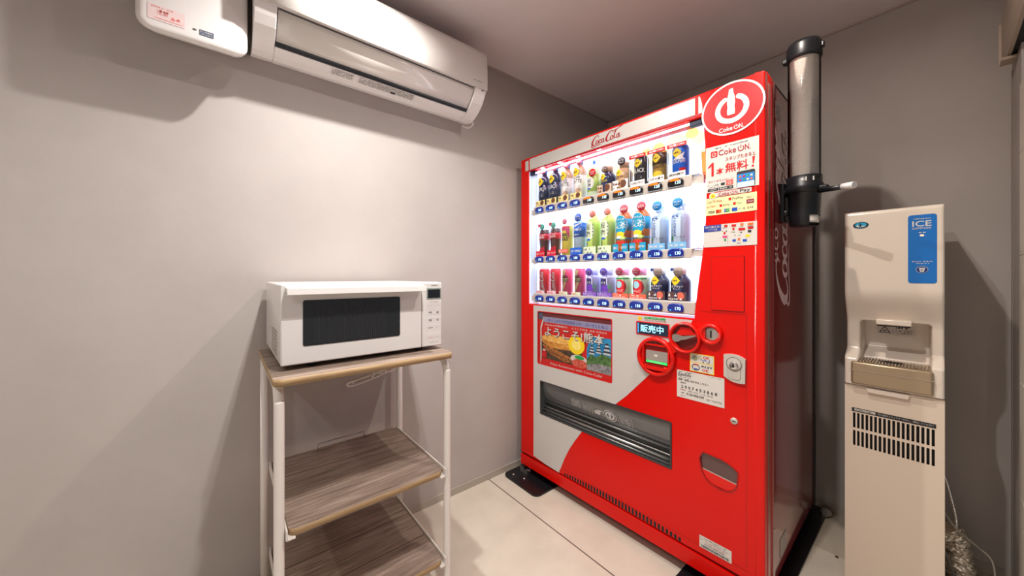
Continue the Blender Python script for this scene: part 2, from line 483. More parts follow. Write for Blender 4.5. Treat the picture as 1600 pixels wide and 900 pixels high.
# door with openings
def quadc(p0, p1, p2, n=10):
    return [((1 - t) ** 2 * p0[0] + 2 * t * (1 - t) * p1[0] + t * t * p2[0], (1 - t) ** 2 * p0[1] + 2 * t * (1 - t) * p1[1] + t * t * p2[1]) for t in [i / n for i in range(n + 1)]]
win_r = [(.977, .992), (.9782, 1.010), (.9919, 1.131), (1.0077, 1.25), (1.0166, 1.355), (1.0195, 1.45), (1.0188, 1.532), (1.015, 1.64), (1.0077, 1.742)]
window = [(.064, .992)] + win_r + [(.064, 1.752)]
poster_h = rrect(.139, .620, .664, .955, .008)
slot_h = rrect(.160, .891, .388, .571, .004)
cup_h = quadc((.999, .478), (1.0, .42), (1.03, .40)) + quadc((1.06, .392), (1.11, .388), (1.118, .43)) + quadc((1.121, .47), (1.10, .492), (1.06, .496)) + [(1.01, .499)]
b = MB()
plate(b, rrect(.0, 1.2, .118, 1.830, .006), [window, poster_h, slot_h, cup_h], red, lambda x, y, z: Vector((x, z, y)), .086, .004, 2)
for f in b.bm.faces: f.smooth = False
door = b.build('front_door', vm)
# rounded right stile and slim side strip
b = MB()
pf = [(1.172, -.0005)] + [(1.172 + .028 * math.sin(t), .0278 - .0283 * math.cos(t)) for t in [PI / 2 * i / 6 for i in range(7)]] + [(1.2, .084), (1.19, .084), (1.172, .02)]
b.prism(pf, .118, 1.831, 'z', red, True)
b.box(1.1985, 1.2012, .034, .058, .12, 1.80, mat('side_trim', (196, 120, 108), .12, .5))
b.build('door_stile', vm)
# lower kick panel + arched vents
b = MB()
b.prism([(.0, .052), (1.2, .052), (1.2, .105), (.9, .112), (.6, .114), (.3, .112), (.0, .105)], -.002, .05, 'y', red)
b.box(0.0, 1.2, .012, .05, .1, .12, dark)
b.build('kick_panel', vm)
b = MB()
n = 36
for i in range(n):
    u = .335 + i * (.935 - .335) / n; s_ = math.sin(PI * min(1, max(0, (u - .30) / .68))) ** .45
    b.slab(VF, [(u, .122), (u + .0095, .122), (u + .0095, .122 + .026 * s_), (u, .122 + .026 * s_)], dark, -.002, .0008)
b.build('vent_slots', vm)
b = MB(); b.rect(VF, .0, 1.16, .1495, .1505, darkred, .0007)
b.rect(VF, 1.147, 1.1485, .16, 1.02, darkred, .0007); b.rect(VF, 1.0, 1.1485, 1.02, 1.0215, darkred, .0007); b.build('panel_seam', vm)

# white swoosh panel
sw = [(.106, .985), (.106, .135), (.20, .122), (.300, .118)]
cv = [(.302, .13), (.312, .150), (.335, .205), (.368, .268), (.405, .325), (.449, .386), (.545, .485), (.643, .5786), (.694, .6265), (.75, .688), (.806, .749), (.86, .815), (.91, .885), (.95, .94), (.972, .985)]
b = MB()
def xr(w):                                                   # right boundary of white at height w
    for (x0, y0), (x1, y1) in zip(cv, cv[1:]):
        if y0 <= w <= y1: return x0 + (x1 - x0) * (w - y0) / (y1 - y0)
    return cv[0][0] if w < cv[0][1] else cv[-1][0]
ws_ = sorted(set([.135 + i * .005 for i in range(171)] + [.388, .571, .664, .955]))
ws_ = [w for w in ws_ if w <= .985]
for w0, w1 in zip(ws_, ws_[1:]):
    mid = (w0 + w1) / 2; spans = [(.106, None)]
    if .388 <= mid <= .571: spans = [(.106, .160), (.891, None)]
    if .664 <= mid <= .955: spans = [(.106, .139), (.620, None)]
    for a, c in spans:
        r0, r1 = (xr(w0), xr(w1)) if c is None else (min(c, xr(w0)), min(c, xr(w1)))
        if r0 <= a: continue
        b.poly(VF, [(a, w0), (r0, w0), (r1, w1), (a, w1)], panelw, .0010)
b.poly(VF, [(.106, .1335), (.20, .1225), (.300, .119), (.302, .135), (.106, .135)], panelw, .0010)
b.build('white_graphic', vm)

# header band with logo
b = MB()
b.rect(VF, .075, .981, 1.7575, 1.8205, panelw, .0012)
b.rect(VF, .0385, .066, 1.757, 1.815, panelw, .0012)
b.poly(VF, [(.993, 1.757), (1.008, 1.757), (1.006, 1.79), (.998, 1.820), (.993, 1.820)], panelw, .0012)
b.rect(VF, .064, 1.0, 1.7505, 1.7555, cokered, .0012)
script(b, VF, .505, 1.762, .172, .058, cokered, .002, 1.15)
b.build('header_panel', vm)

# round emblem top right
b = MB()
ea, eb = 1.1035, 1.7385
b.disc(VF, ea, eb, .0985, .0915, printred, .0012, 48)
b.ring(VF, ea, eb, .0985, .0915, .006, printw, .0022, seg=56)
b.ring(VF, ea, eb - .002, .053, .050, .0165, printw, .0022, math.radians(118), math.radians(422), 40)
for t in (118, 422):
    t = math.radians(t); b.disc(VF, ea + .0447 * math.cos(t), eb - .002 + .0417 * math.sin(t), .008, .008, printw, .0022, 16)
bp = [(.006, .060), (.0075, .045), (.0115, .030), (.0125, .010), (.0105, -.004), (.0125, -.017), (.0110, -.030)]
b.poly(VF, [(ea - .002 - x, eb + .008 + y) for x, y in bp][::-1] + [(ea - .002 + x, eb + .008 + y) for x, y in bp], printw, .0024)
cokeon(b, VF, ea - .040, eb - .0765, .076, .015, printw, .0024)
b.build('emblem', vm)

# right stickers
b = MB()
b.rect(VF, 1.019, 1.184, 1.455, 1.620, stickw, .0012)
b.micro(VF, 1.05, 1.155, 1.6085, .005, ink, .0018, 3)
b.slab(VF, rrect(1.036, 1.058, 1.580, 1.602, .003), printred, .0012, .0018); power(b, VF, 1.047, 1.590, .0072, stickw, .0026)
cokeon(b, VF, 1.062, 1.582, .098, .020, cokered, .0022)
b.text(VF, 'スタンプたまると', 1.084, 1.558, .090, .013, cokered, .002, .01)
b.poly(VF, [(1.038, 1.513), (1.046, 1.513), (1.046, 1.562), (1.040, 1.562), (1.027, 1.549), (1.027, 1.543), (1.038, 1.551)], printred, .002)
b.text(VF, '本', 1.054, 1.515, .024, .024, printred, .002, .016)
b.text(VF, '無料', 1.083, 1.516, .070, .034, printred, .002, .014)
b.poly(VF, [(1.166, 1.530), (1.169, 1.530), (1.173, 1.554), (1.165, 1.554)], printred, .002); b.disc(VF, 1.1665, 1.5225, .0035, .0035, printred, .002, 12)
b.text(VF, '今すぐダウンロード!', 1.027, 1.489, .082, .009, cokered, .002, .0)
b.micro(VF, 1.027, 1.064, 1.478, .005, grey, .002, 5); b.micro(VF, 1.027, 1.064, 1.471, .005, grey, .002, 6)
b.rect(VF, 1.069, 1.082, 1.475, 1.484, ink, .002)
b.rect(VF, 1.086, 1.108, 1.472, 1.490, mat('print_soft_red', (226, 96, 84), .5), .002); power(b, VF, 1.097, 1.480, .0055, stickw, .0026)
b.rect(VF, 1.026, 1.061, 1.459, 1.468, ink, .002); b.rect(VF, 1.063, 1.108, 1.459, 1.469, ink, .002)
b.micro(VF, 1.030, 1.058, 1.461, .005, stickw, .0026, 8); b.micro(VF, 1.067, 1.104, 1.461, .006, stickw, .0026, 9)
b.slab(VF, rrect(1.119, 1.173, 1.4552, 1.512, .006)[:], ink, .0012, .0018)
b.rect(VF, 1.121, 1.171, 1.4556, 1.502, mat('screen_blue', (40, 130, 210), .4), .0024)
b.rect(VF, 1.121, 1.171, 1.4556, 1.474, mat('screen_pale', (200, 225, 235), .4), .0028)
for i in range(4):
    for j in range(2):
        b.rect(VF, 1.127 + i * .011, 1.133 + i * .011, 1.490 - j * .012, 1.496 - j * .012, [orange, printred, green, cream][(i + j) % 4], .003)
b.build('app_sticker', vm)
b = MB()
b.slab(VF, rrect(1.047, 1.163, 1.437, 1.452, .002), stickw, 0, .0016)
b.text(VF, 'スマホで支払い', 1.068, 1.4535, .062, .006, stickw, .0012, .01)
b.slab(VF, [(1.043 + .012 * (1 + .1 * (k % 2)) * math.cos(k * PI / 12), 1.441 + .0125 * (1 + .1 * (k % 2)) * math.sin(k * PI / 12)) for k in range(24)], stickw, 0, .002)
b.disc(VF, 1.043, 1.441, .0085, .0085, yellow, .0026); b.disc(VF, 1.043, 1.441, .003, .003, orange, .003)
cokeon(b, VF, 1.061, 1.438, .063, .012, cokered, .0024)
b.text(VF, 'Pay', 1.129, 1.4365, .030, .0145, ink, .0024, .01)
b.rect(VF, 1.018, 1.178, 1.372, 1.434, cream, .0012)
b.text(VF, 'Coke ON Wallet', 1.024, 1.4165, .05, .009, mat('print_brown', (150, 70, 50), .5), .002)
b.rect(VF, 1.094, 1.102, 1.418, 1.427, printred, .002); b.text(VF, 'PayPay', 1.105, 1.4165, .033, .010, ink, .002)
b.text(VF, 'd払い', 1.148, 1.416, .022, .009, grey, .002)
b.text(VF, 'au PAY', 1.023, 1.400, .03, .008, orange, .002, .01)
b.rect(VF, 1.065, 1.073, 1.399, 1.408, printred, .002); b.text(VF, '楽天Pay', 1.076, 1.399, .022, .008, ink, .002)
b.rect(VF, 1.108, 1.116, 1.400, 1.409, printred, .002); b.text(VF, 'Pay', 1.119, 1.400, .016, .007, green, .002)
b.rect(VF, 1.148, 1.170, 1.398, 1.412, mat('print_wine', (150, 40, 60), .5), .002); b.text(VF, 'WAON', 1.151, 1.402, .016, .006, stickw, .0026)
b.text(VF, 'VISA', 1.026, 1.379, .023, .010, ink, .002, .02)
for a, m_ in ((1.054, orange), (1.080, green), (1.104, blue)):
    b.rect(VF, a, a + .017, 1.378, 1.390, m_, .002)
b.rect(VF, 1.0535, 1.0625, 1.3785, 1.3895, printred, .0026); b.text(VF, 'JCB', 1.082, 1.381, .013, .006, stickw, .0026); b.rect(VF, 1.080, 1.0855, 1.378, 1.390, blue, .0023)
b.micro(VF, 1.125, 1.142, 1.381, .007, grey, .002, 15); b.text(VF, 'iD', 1.15, 1.380, .006, .009, ink, .002); b.micro(VF, 1.158, 1.172, 1.381, .007, grey, .002, 16)
b.build('payment_sticker', vm)
b = MB()
b.rect(VF, 1.012, 1.1785, 1.257, 1.3365, stickw, .0012)
b.rect(VF, 1.012, 1.070, 1.313, 1.3365, mat('print_navy', (40, 60, 150), .5), .002)
b.text(VF, 'QRで買える!', 1.016, 1.3245, .05, .0085, stickw, .0026, .01); b.text(VF, 'アプリ不要', 1.027, 1.316, .03, .006, stickw, .0026)
rr = random.Random(5)
cols = [printred, orange, ink, blue, mat('print_pink', (220, 70, 130), .5)]
spots = [(1.080, 1.325, .010, printred), (1.103, 1.324, .014, printred), (1.130, 1.325, .009, orange), (1.152, 1.324, .016, orange), (1.124, 1.309, .020, printred), (1.152, 1.311, .016, printred), (1.152, 1.300, .010, ink),
         (1.106, 1.312, .006, printred), (1.078, 1.300, .006, printred), (1.075, 1.287, .014, cols[4]), (1.080, 1.276, .006, green), (1.145, 1.285, .013, yellow), (1.106, 1.272, .010, blue), (1.137, 1.270, .012, blue), (1.122, 1.275, .007, orange)]
for a, w, s_, m_ in spots: b.rect(VF, a, a + s_, w, w + .008, m_, .002)
for a, w, l, k in ((1.076, 1.320, .016, 1), (1.074, 1.309, .022, 2), (1.102, 1.303, .014, 3), (1.128, 1.300, .014, 4), (1.10, 1.291, .030, 5), (1.086, 1.300, .010, 6), (1.120, 1.264, .014, 7), (1.151, 1.318, .018, 8), (1.128, 1.319, .012, 9)):
    b.micro(VF, a, a + l, w, .005, grey if k % 2 else ink, .002, 30 + k)
b.rect(VF, 1.0905, 1.0912, 1.262, 1.294, grey, .002)
b.build('payment_guide_sticker', vm)
b = MB()
b.slab(VF, rrect(1.0365, 1.1435, 1.028, 1.222, .004), darkred, 0, .0006)
b.slab(VF, rrect(1.039, 1.141, 1.0305, 1.2195, .003), red, 0, .004)
b.build('blank_plate', vm)

# display interior
b = MB()
b.box(.055, 1.03, .0845, .0862, .985, 1.76, backm)
gp = lambda n, c, e: mat(n, tuple(v * .5 for v in c), .5, emit=c, es=e)
b2 = b
py_, pg_, po_ = gp('backlit_yellow', (255, 246, 150), .85), gp('backlit_leaf', (190, 232, 110), .8), gp('backlit_orange', (255, 168, 70), .8)
pz = gp('backlit_pale', (246, 246, 222), .8)
BK = lambda a, bb, c=0.0: Vector((a, .0843 - c, bb))
for a, w, ra, m_ in ((.60, 1.66, .035, pz), (.69, 1.69, .04, pz), (.74, 1.70, .022, py_), (.795, 1.705, .027, py_), (.80, 1.66, .05, pz), (.87, 1.70, .05, pz), (.935, 1.725, .026, py_), (.96, 1.70, .03, pz), (.68, 1.63, .03, pz)):
    b.disc(BK, a, w, ra, ra * .8, m_, .0002 if m_ is pz else .0005, 20)
for k in range(6):
    a0_ = .98 + .006 * k
    b.poly(BK, [(a0_, 1.60), (a0_ + .006, 1.60), (a0_ + .02 * (k - 2) * .5 + .004, 1.70 - .006 * (k % 3))], pg_, .0008)
b.poly(BK, [(.975, 1.535), (1.025, 1.535), (1.03, 1.64), (.97, 1.64)], po_, .0012)
b.poly(BK, [(.975, 1.535), (1.025, 1.535), (1.026, 1.56), (.974, 1.56)], gp('backlit_deep_orange', (255, 130, 60), .7), .0015)
b.rect(BK, .97, 1.03, 1.531, 1.535, blue, .0015)
b.build('display_backdrop', vm)
b = MB()
b.box(.064, .0645, .006, .084, .992, 1.752, mat('display_side', (225, 232, 245), .4, emit=(210, 225, 255), es=.35))
b.poly(lambda a, bb, c: Vector((a, .03 + c, bb)), [(.0645, .992), (.103, .992), (.103, 1.752), (.0645, 1.752)], mat('display_side'), 0)
b.rect(lambda a, bb, c: Vector((a, .0295 + c, bb)), .1025, .1040, .992, 1.752, grey, 0)
b.build('display_side_panel', vm)
for w, u1 in ((1.738, .99), (1.492, .99), (1.217, .98)):
    b = MB(); b.box(.11, u1, .011, .019, w - .005, w, ledm); b.build('light_strip', vm)
for k in range(7):
    b = MB(); b.box(.16 + k * .125, .18 + k * .125, .003, .008, 1.746, 1.7505, ledm); b.build('light_point', vm)
b = MB(); b.box(.064, .107, .012, .03, 1.728, 1.751, mat('navy_clip', (30, 45, 80), .4), .002)
b.build('clip', vm); b = MB(); b.box(.955, 1.0, .010, .03, 1.722, 1.742, MATS['navy_clip'], .002); b.build('clip', vm); b = MB(); b.box(.86, .99, .012, .016, 1.738, 1.741, MATS['navy_clip']); b.build('header_wire', vm)
for w0, w1 in ((1.003, 1.053), (1.219, 1.259), (1.4945, 1.541)):
    r_ = MB(); r_.box(.096, .978 if w0 < 1.1 else .965, .008, .040, w0, w1, railm, .004); r_.box(.978 if w0 < 1.1 else .965, 1.004, .018, .036, w0 + .008, w1 - .008, MATS['price_rail'])
    r_.box(.072, .096, .018, .036, w0 + .006, w1 - .014, MATS['price_rail'])
    r_.build('price_rail', vm)
rails = [o for o in vm.children if o.name.startswith('price_rail')]
blueb = mat('button_blue', (6, 36, 130), .15, coat=.6, emit=(10, 60, 200), es=.08)
blackb = mat('button_black', (24, 22, 26), .15, coat=.6)
amber = mat('button_amber', (255, 110, 10), .3, emit=(255, 110, 10), es=.7)
digit = mat('digit_led', (200, 240, 255), .4, emit=(185, 240, 255), es=1.3)
prices = [['130', '130', '150', '150', '150', '150', '150', '150', '170', '170'], ['170', '170', '110', '180', '160', '160', '150', '150', '130', '130'],
          ['160', '160', '150', '150', '140', '140', '130', '130', '120', '120']]
for r_i, (wc, rail) in enumerate(zip((1.0265, 1.2435, 1.5185), rails)):
    for k in range(10):
        u = .1462 + .0843 * k; q = MB(); warm = (r_i == 2 and k >= 4)
        prof = [(-.030, -.012), (-.026, -.0165), (.026, -.0165), (.0305, -.012), (.0315, .002), (.026, .013), (.012, .0172), (-.012, .0172), (-.026, .013), (-.0315, .002)]
        body = blackb if warm else blueb
        # domed face: stacked outline
        prev = None
        for j, (sc_, cc) in enumerate(((1, .0), (1, .005), (.94, .009), (.8, .0115))):
            ring_ = [q.bm.verts.new(VF(u + x * sc_, wc + y * sc_, -.008 + cc)) for x, y in prof]
            if prev:
                for i in range(10):
                    f = q.bm.faces.new((prev[i], prev[(i + 1) % 10], ring_[(i + 1) % 10], ring_[i])); f.smooth = True; f.material_index = q.mi(body)
            prev = ring_
        f = q.bm.faces.new(prev); f.material_index = q.mi(body)
        if warm: q.poly(VF, [(u - .022, wc + .006), (u + .022, wc + .006), (u + .014, wc + .0135), (u - .014, wc + .0135)], amber, .0045)
        else:
            q.disc(VF, u - .016, wc - .009, .0035, .0022, mat('button_pilot', (70, 190, 255), .3, emit=(70, 190, 255), es=1.0), .0045, 12)
        q.text(VF, prices[r_i][k], u + .003, wc - .008, .021, .0125, digit, .0048, .005)
        o = q.build('button', rail)
b = MB()
for w0, w1, a1_ in ((1.0535, 1.2185, .99), (1.2595, 1.494, 1.0), (1.5415, 1.750, 1.005)):
    b.poly(VF, [(.066, w0), (a1_ - .002, w0), (a1_ + .006, (w0 + w1) / 2), (a1_, w1), (.066, w1)], pane_g, -.013)
b.build('window_pane', vm)

# poster behind its pane
b = MB()
PS = lambda a, bb, c=0.0: Vector((a, .0045 - c, bb))
pr = mat('poster_red', (205, 30, 24), .45)
b.box(.139, .620, .0045, .010, .664, .955, pr)
b.rect(PS, .139, .62, .928, .955, mat('poster_dark', (110, 40, 45), .5), .0006); b.rect(PS, .139, .175, .91, .955, mat('poster_steel', (80, 84, 100), .5), .0009)
b.rect(PS, .175, .618, .898, .928, mat('poster_lilac', (150, 145, 175), .5), .0009)
b.text(PS, 'おいしさの大切な街をコカ・コーラとともに', .215, .904, .38, .017, mat('print_navy'), .0014, .01)
b.text(PS, 'Welcome to KUMAMOTO', .19, .881, .16, .010, stickw, .0008, .01); b.text(PS, 'ようこそ熊本  환영 구마모토', .38, .880, .21, .011, stickw, .0008)
bkg = noisy('poster_food_dark', (44, 36, 30), (96, 74, 50), nscale=40, rough=.5)[0]
b.poly(PS, [(.155, .70), (.445, .70), (.445, .79), (.42, .83), (.155, .815)], bkg, .0006)
b.disc(PS, .30, .80, .135, .035, noisy('poster_amber', (178, 100, 30), (240, 180, 84), nscale=45, rough=.5)[0], .0009, 24)
b.disc(PS, .28, .815, .11, .02, noisy('poster_gold', (220, 150, 50), (250, 208, 120), nscale=60, rough=.5)[0], .0011, 24)
b.poly(PS, [(.17, .775), (.23, .772), (.37, .735), (.40, .712), (.33, .705), (.22, .735)], noisy('poster_brown', (120, 60, 24), (206, 134, 60), nscale=70, rough=.5)[0], .0011)
for k in range(9): b.poly(PS, [(.215 + k * .02, .762 - k * .005), (.219 + k * .02, .762 - k * .005), (.232 + k * .02, .735 - k * .004), (.228 + k * .02, .735 - k * .004)], ink, .0014)
b.disc(PS, .41, .805, .052, .047, yellow, .0014, 28); b.disc(PS, .41, .805, .030, .027, noisy('poster_lemon', (250, 220, 60), (255, 240, 150), nscale=60, rough=.5)[0], .0017, 20)
b.disc(PS, .425, .735, .052, .022, stickw, .0014, 22); b.disc(PS, .43, .715, .048, .022, noisy('poster_salmon', (176, 50, 40), (232, 120, 96), nscale=60, rough=.5)[0], .0017, 22); b.disc(PS, .43, .745, .030, .010, green, .002, 16)
bp2 = [(.185, .765), (.190, .765), (.193, .745), (.203, .735), (.205, .705), (.168, .705), (.170, .735), (.182, .745)]
b.poly(PS, bp2, printred, .002); b.rect(PS, .176, .197, .742, .750, stickw, .0023)
b.poly(PS, [(.475, .69), (.618, .69), (.618, .862), (.50, .862), (.475, .80)], noisy('poster_sky', (10, 112, 170), (60, 160, 200), nscale=12, rough=.5)[0], .0012)
cas, rf = mat('poster_castle', (196, 200, 205), .5), mat('poster_roof', (52, 58, 70), .5)
for cx_, s_, zz in ((.505, .8, .775), (.545, .75, .785), (.590, 1.0, .785)):
    for k in range(3):
        hw = (.024 - .006 * k) * s_; z0_ = zz + k * .018 * s_
        b.rect(PS, cx_ - hw * .8, cx_ + hw * .8, z0_, z0_ + .010 * s_, cas, .0016)
        b.poly(PS, [(cx_ - hw * 1.15, z0_ + .009 * s_), (cx_ + hw * 1.15, z0_ + .009 * s_), (cx_ + hw * .6, z0_ + .018 * s_), (cx_ - hw * .6, z0_ + .018 * s_)], rf, .0018)
b.poly(PS, [(.475, .745), (.50, .775), (.53, .765), (.56, .785), (.60, .780), (.618, .77), (.618, .715), (.475, .715)], noisy('poster_tree', (34, 70, 34), (110, 150, 84), nscale=70, rough=.5)[0], .0017)
b.poly(PS, [(.475, .72), (.53, .735), (.618, .735), (.618, .69), (.475, .69)], noisy('poster_stone', (84, 82, 88), (176, 172, 172), nscale=70, rough=.5)[0], .002)
b.rect(PS, .139, .62, .664, .695, pr, .0022)
b.text(PS, 'Enjoy Kumamoto with Coca-Cola!', .235, .671, .33, .016, stickw, .0028, .0)
b.text(PS, 'ようこそ!熊本', .195, .822, .385, .052, mat('poster_shadow', (60, 20, 20), .5), .0024, .014)
b.text(PS, 'ようこそ!熊本', .193, .825, .385, .052, stickw, .0030, .014)
b.poly(PS, [(.160, .666), (.168, .70), (.168, .86), (.185, .915), (.180, .918), (.160, .87)], stickw, .0034)
b.build('poster', vm)
b = MB(); b.rect(VF, .139, .620, .664, .955, glass('poster_pane', (1, 1, 1), .05, .02, 1.08), .0003); b.build('poster_pane', vm)
b = MB()
fr_ = []
for (o_, i_) in ((rrect(.1375, .6215, .6625, .9565, .010), rrect(.1425, .6165, .6675, .9515, .008)),):
    plate(b, o_, [i_], printred, lambda x, y, z: Vector((x, -.0015 + z, y)), .003)
b.build('poster_frame', vm)

# product outlet
b = MB()
dg_ = mat('slot_dark_grey', (70, 72, 74), .35)
b.box(.160, .891, .08, .084, .388, .571, dark)
b.box(.158, .162, .004, .084, .388, .571, dg_); b.box(.889, .893, .004, .084, .388, .571, dg_)
b.box(.160, .891, .004, .084, .386, .390, dg_); b.box(.160, .891, .004, .084, .569, .573, dg_)
b.build('outlet_recess', vm)
b = MB()
flap_m = mat('flap_smoke', (112, 114, 116), .16, .35, coat=.5)
def flap_pt(a, bb, c=0.0):
    t = (bb - .452) / (.566 - .452); return Vector((a, .010 + .035 * max(0, 1 - t) ** 1.6 - c, bb))
for i in range(10):
    z0_, z1_ = .452 + .0114 * i, .452 + .0114 * (i + 1)
    f = b.poly(flap_pt, [(.165, z0_), (.886, z0_), (.886, z1_), (.165, z1_)], flap_m)
for f in b.bm.faces: f.smooth = True
bmesh.ops.remove_doubles(b.bm, verts=b.bm.verts[:], dist=1e-5)
pw = mat('flap_print', (205, 205, 205), .5)
for k in range(6): b.micro(flap_pt, .365, .425, .485 + k * .007, .006, pw, .0012, 50 + k, .9)
for k in range(5): b.micro(flap_pt, .440, .485, .484 + k * .007, .005, pw, .0012, 60 + k, .8)
for a0_, a1_ in ((.436, .490), (.494, .552), (.636, .705)):
    for z_ in (.477, .522): b.rect(flap_pt, a0_, a1_, z_, z_ + .001, pw, .0012)
    b.rect(flap_pt, a0_, a0_ + .0012, .477, .522, pw, .0012); b.rect(flap_pt, a1_, a1_ + .0012, .477, .522, pw, .0012)
b.poly(flap_pt, [(.505, .487), (.535, .484), (.540, .500), (.552, .512), (.530, .512), (.505, .500)], pw, .0012)
b.ring(flap_pt, .592, .500, .036, .028, .0035, pw, .0012, seg=28); b.ring(flap_pt, .592, .500, .026, .020, .009, pw, .0012, seg=24); b.rect(flap_pt, .586, .598, .490, .512, pw, .0014)
for k in range(4): b.micro(flap_pt, .645, .70, .483 + k * .009, .007, pw, .0012, 70 + k, .85)
b.build('outlet_flap', vm)
b = MB()
b.tube([(.164, .040, .447), (.887, .040, .447)], .0055, mat('bar_grey', (120, 120, 118), .3, .6), smoothpath=False)
b.box(.162, .889, .050, .079, .391, .445, mat('outlet_floor', (84, 86, 84), .3, .4))
b.box(.162, .889, .026, .032, .424, .4285, silver, .001); b.tube([(.164, .022, .410), (.887, .022, .410)], .006, silver, smoothpath=False)
b.tube([(.164, .014, .396), (.887, .014, .396)], .005, mat('bar_grey'), smoothpath=False)
b.build('outlet_bar', vm)
b = MB(); plate(b, rrect(.1585, .8925, .3865, .5725, .004), [rrect(.165, .886, .393, .566, .003)], mat('outlet_trim', (60, 58, 58), .4), lambda x, y, z: Vector((x, -.002 + z, y)), .004); b.build('outlet_frame', vm)

# status screen and controls
b = MB()
b.slab(VF, rrect(.741, .884, .905, .960, .004), redp, 0, .004)
b.slab(VF, rrect(.746, .880, .909, .956, .003), mat('screen_navy', (18, 38, 62), .2, coat=.5), .002, .0052)
b.text(VF, '販売中', .762, .917, .100, .031, mat('screen_glyph', (150, 225, 255), .4, emit=(150, 225, 255), es=1.1), .0058, .012)
b.rect(VF, .749, .755, .912, .953, mat('screen_bar', (60, 150, 210), .4, emit=(50, 140, 210), es=.5), .0058)
b.build('status_screen', vm)
b = MB()
b.disc(VF, .757, .972, .0085, .0085, yellow, .0018); b.disc(VF, .757, .972, .003, .003, orange, .0022)
b.slab(VF, rrect(.778, .868, .973, .981, .003), green, .001, .0018); b.micro(VF, .783, .862, .975, .005, stickw, .0026, 81)
b.text(VF, 'Coke ON Pay対応機', .778, .963, .092, .008, mat('print_brown'), .0018)
b.build('app_ready_sticker', vm)

def ringbody(mb, a, w, r, rin, h, m, rin2=None):
    mb.lathe([(r, .0), (r * .99, -h * .65), (r * .955, -h), (rin + .003, -h), (rin, -h * .82), (rin, -.001), (0.0, -.001)], m, (a, 0, w), 40, 'y')
b = MB(); ringbody(b, .8305, .8235, .0800, .064, .020, redp)
b.slab(VF, rrect(.781, .886, .776, .868, .004), darkred, .001, .0045)
b.box(.781, .886, -.016, -.003, .868, .874, redp); b.box(.778, .783, -.018, -.002, .776, .872, redp); b.box(.885, .890, -.018, -.002, .776, .872, redp)
b.box(.786, .882, -.022, -.004, .770, .789, redp, .003)
b.build('note_reader_ring', vm)
b = MB()
b.slab(VF, rrect(.789, .880, .805, .846, .003), mat('slot_window', (168, 160, 152), .25, .2), .004, .009)
b.disc(VF, .832, .828, .008, .005, stickw, .0095); b.rect(VF, .79, .879, .796, .805, mat('led_green', (20, 190, 90), .3, emit=(20, 220, 100), es=.7), .010)
b.micro(VF, .80, .87, .798, .005, stickw, .0105, 91)
b.rect(VF, .795, .872, .788, .791, dark, .0225)
b.build('banknote_slot', vm)
for a_ in (.7605, .899):
    b = MB(); b.ring(VF, a_, .823, .005, .009, .0018, darkred, .0206, math.radians(-60), math.radians(240), 16); b.build('embossed_arrow', vm)
b = MB(); ringbody(b, .9465, .9165, .0600, .049, .020, redp); b.disc(VF, .9465, .9165, .0490, .0490, mat('recess_red', (110, 14, 14), .4), .0018, 36)
b.slab(VF, [(.905, .915), (.93, .955), (.965, .955), (.985, .930), (.945, .925)], redp, .002, .006)
b.ring(VF, .9465, .9165, .056, .053, .0, redp, .0201, 0, .1, 1)
b.text(VF, '返却レバー', .925, .9675, .045, .006, stickw, .0212, .01)
b.build('lever_ring', vm)
b = MB(); b.slab(VF, [(.903, .917), (.906, .925), (.915, .928), (.928, .926), (.94, .922), (.99, .932), (.992, .929), (.955, .912), (.937, .907), (.925, .899), (.912, .898), (.904, .906)], silver, .012, .020, False); b.build('coin_return_lever', vm)
b = MB(); ringbody(b, 1.0385, .941, .0385, .026, .018, redp); b.lathe([(.026, -.001), (.026, -.006), (.022, -.008), (.0, -.008)], silver, (1.0385, 0, .941), 28, 'y')
b.box(1.036, 1.041, -.0095, -.007, .928, .954, dark); b.text(VF, 'コイン', 1.064, .932, .007, .020, stickw, .0186, .0); b.build('coin_slot', vm)
b = MB(); b.slab(VF, [(.985, .925), (1.02, .915), (1.02, .965), (.985, .955)], redp, .001, .013); b.build('control_bridge', vm); b = MB(); b.slab(VF, [(.875, .885), (.905, .905), (.93, .870), (.90, .845)], redp, .001, .012); b.build('control_bridge', vm)

# small stickers near controls
b = MB()
b.rect(VF, .9625, 1.047, .793, .861, yellow, .0012)
b.rect(VF, .965, 1.0445, .8285, .8585, stickw, .0018); b.rect(VF, .965, 1.0445, .7955, .8255, stickw, .0018)
b.disc(VF, .981, .844, .010, .010, mat('coin_print', (150, 150, 120), .5), .0024); b.disc(VF, .999, .847, .007, .007, mat('coin_print2', (190, 180, 150), .5), .0026)
b.text(VF, 'OK', 1.010, .845, .022, .011, printred, .0024, .02); b.micro(VF, 1.003, 1.040, .838, .006, blue, .0024, 21); b.micro(VF, 1.008, 1.036, .831, .006, ink, .0024, 22)
b.ring(VF, .984, .810, .014, .012, .0025, ink, .0024, seg=20); b.text(VF, '500', .975, .817, .018, .006, printred, .0026, .02); b.rect(VF, .978, .990, .802, .806, blue, .0024)
b.text(VF, '使えます', 1.003, .812, .038, .009, ink, .0024, .02); b.text(VF, 'OK', 1.006, .7985, .024, .010, printred, .0024, .02)
b.build('coin_guide_sticker', vm)
b = MB()
b.rect(VF, .9135, 1.0805, .683, .788, stickw, .0012)
script(b, VF, .919, .765, .052, .020, ink, .0018, 1.1)
b.micro(VF, .921, .965, .7605, .0035, grey, .0018, 23)
b.text(VF, '故障・お問い合わせは こちらへ', .919, .748, .11, .009, ink, .0018, .01)
b.text(VF, '自販機番号', .927, .738, .022, .006, ink, .0018)
for k, ch in enumerate('2907453868'): b.text(VF, ch, .930 + k * .0133, .720, .0075, .011, ink, .0018, .02)
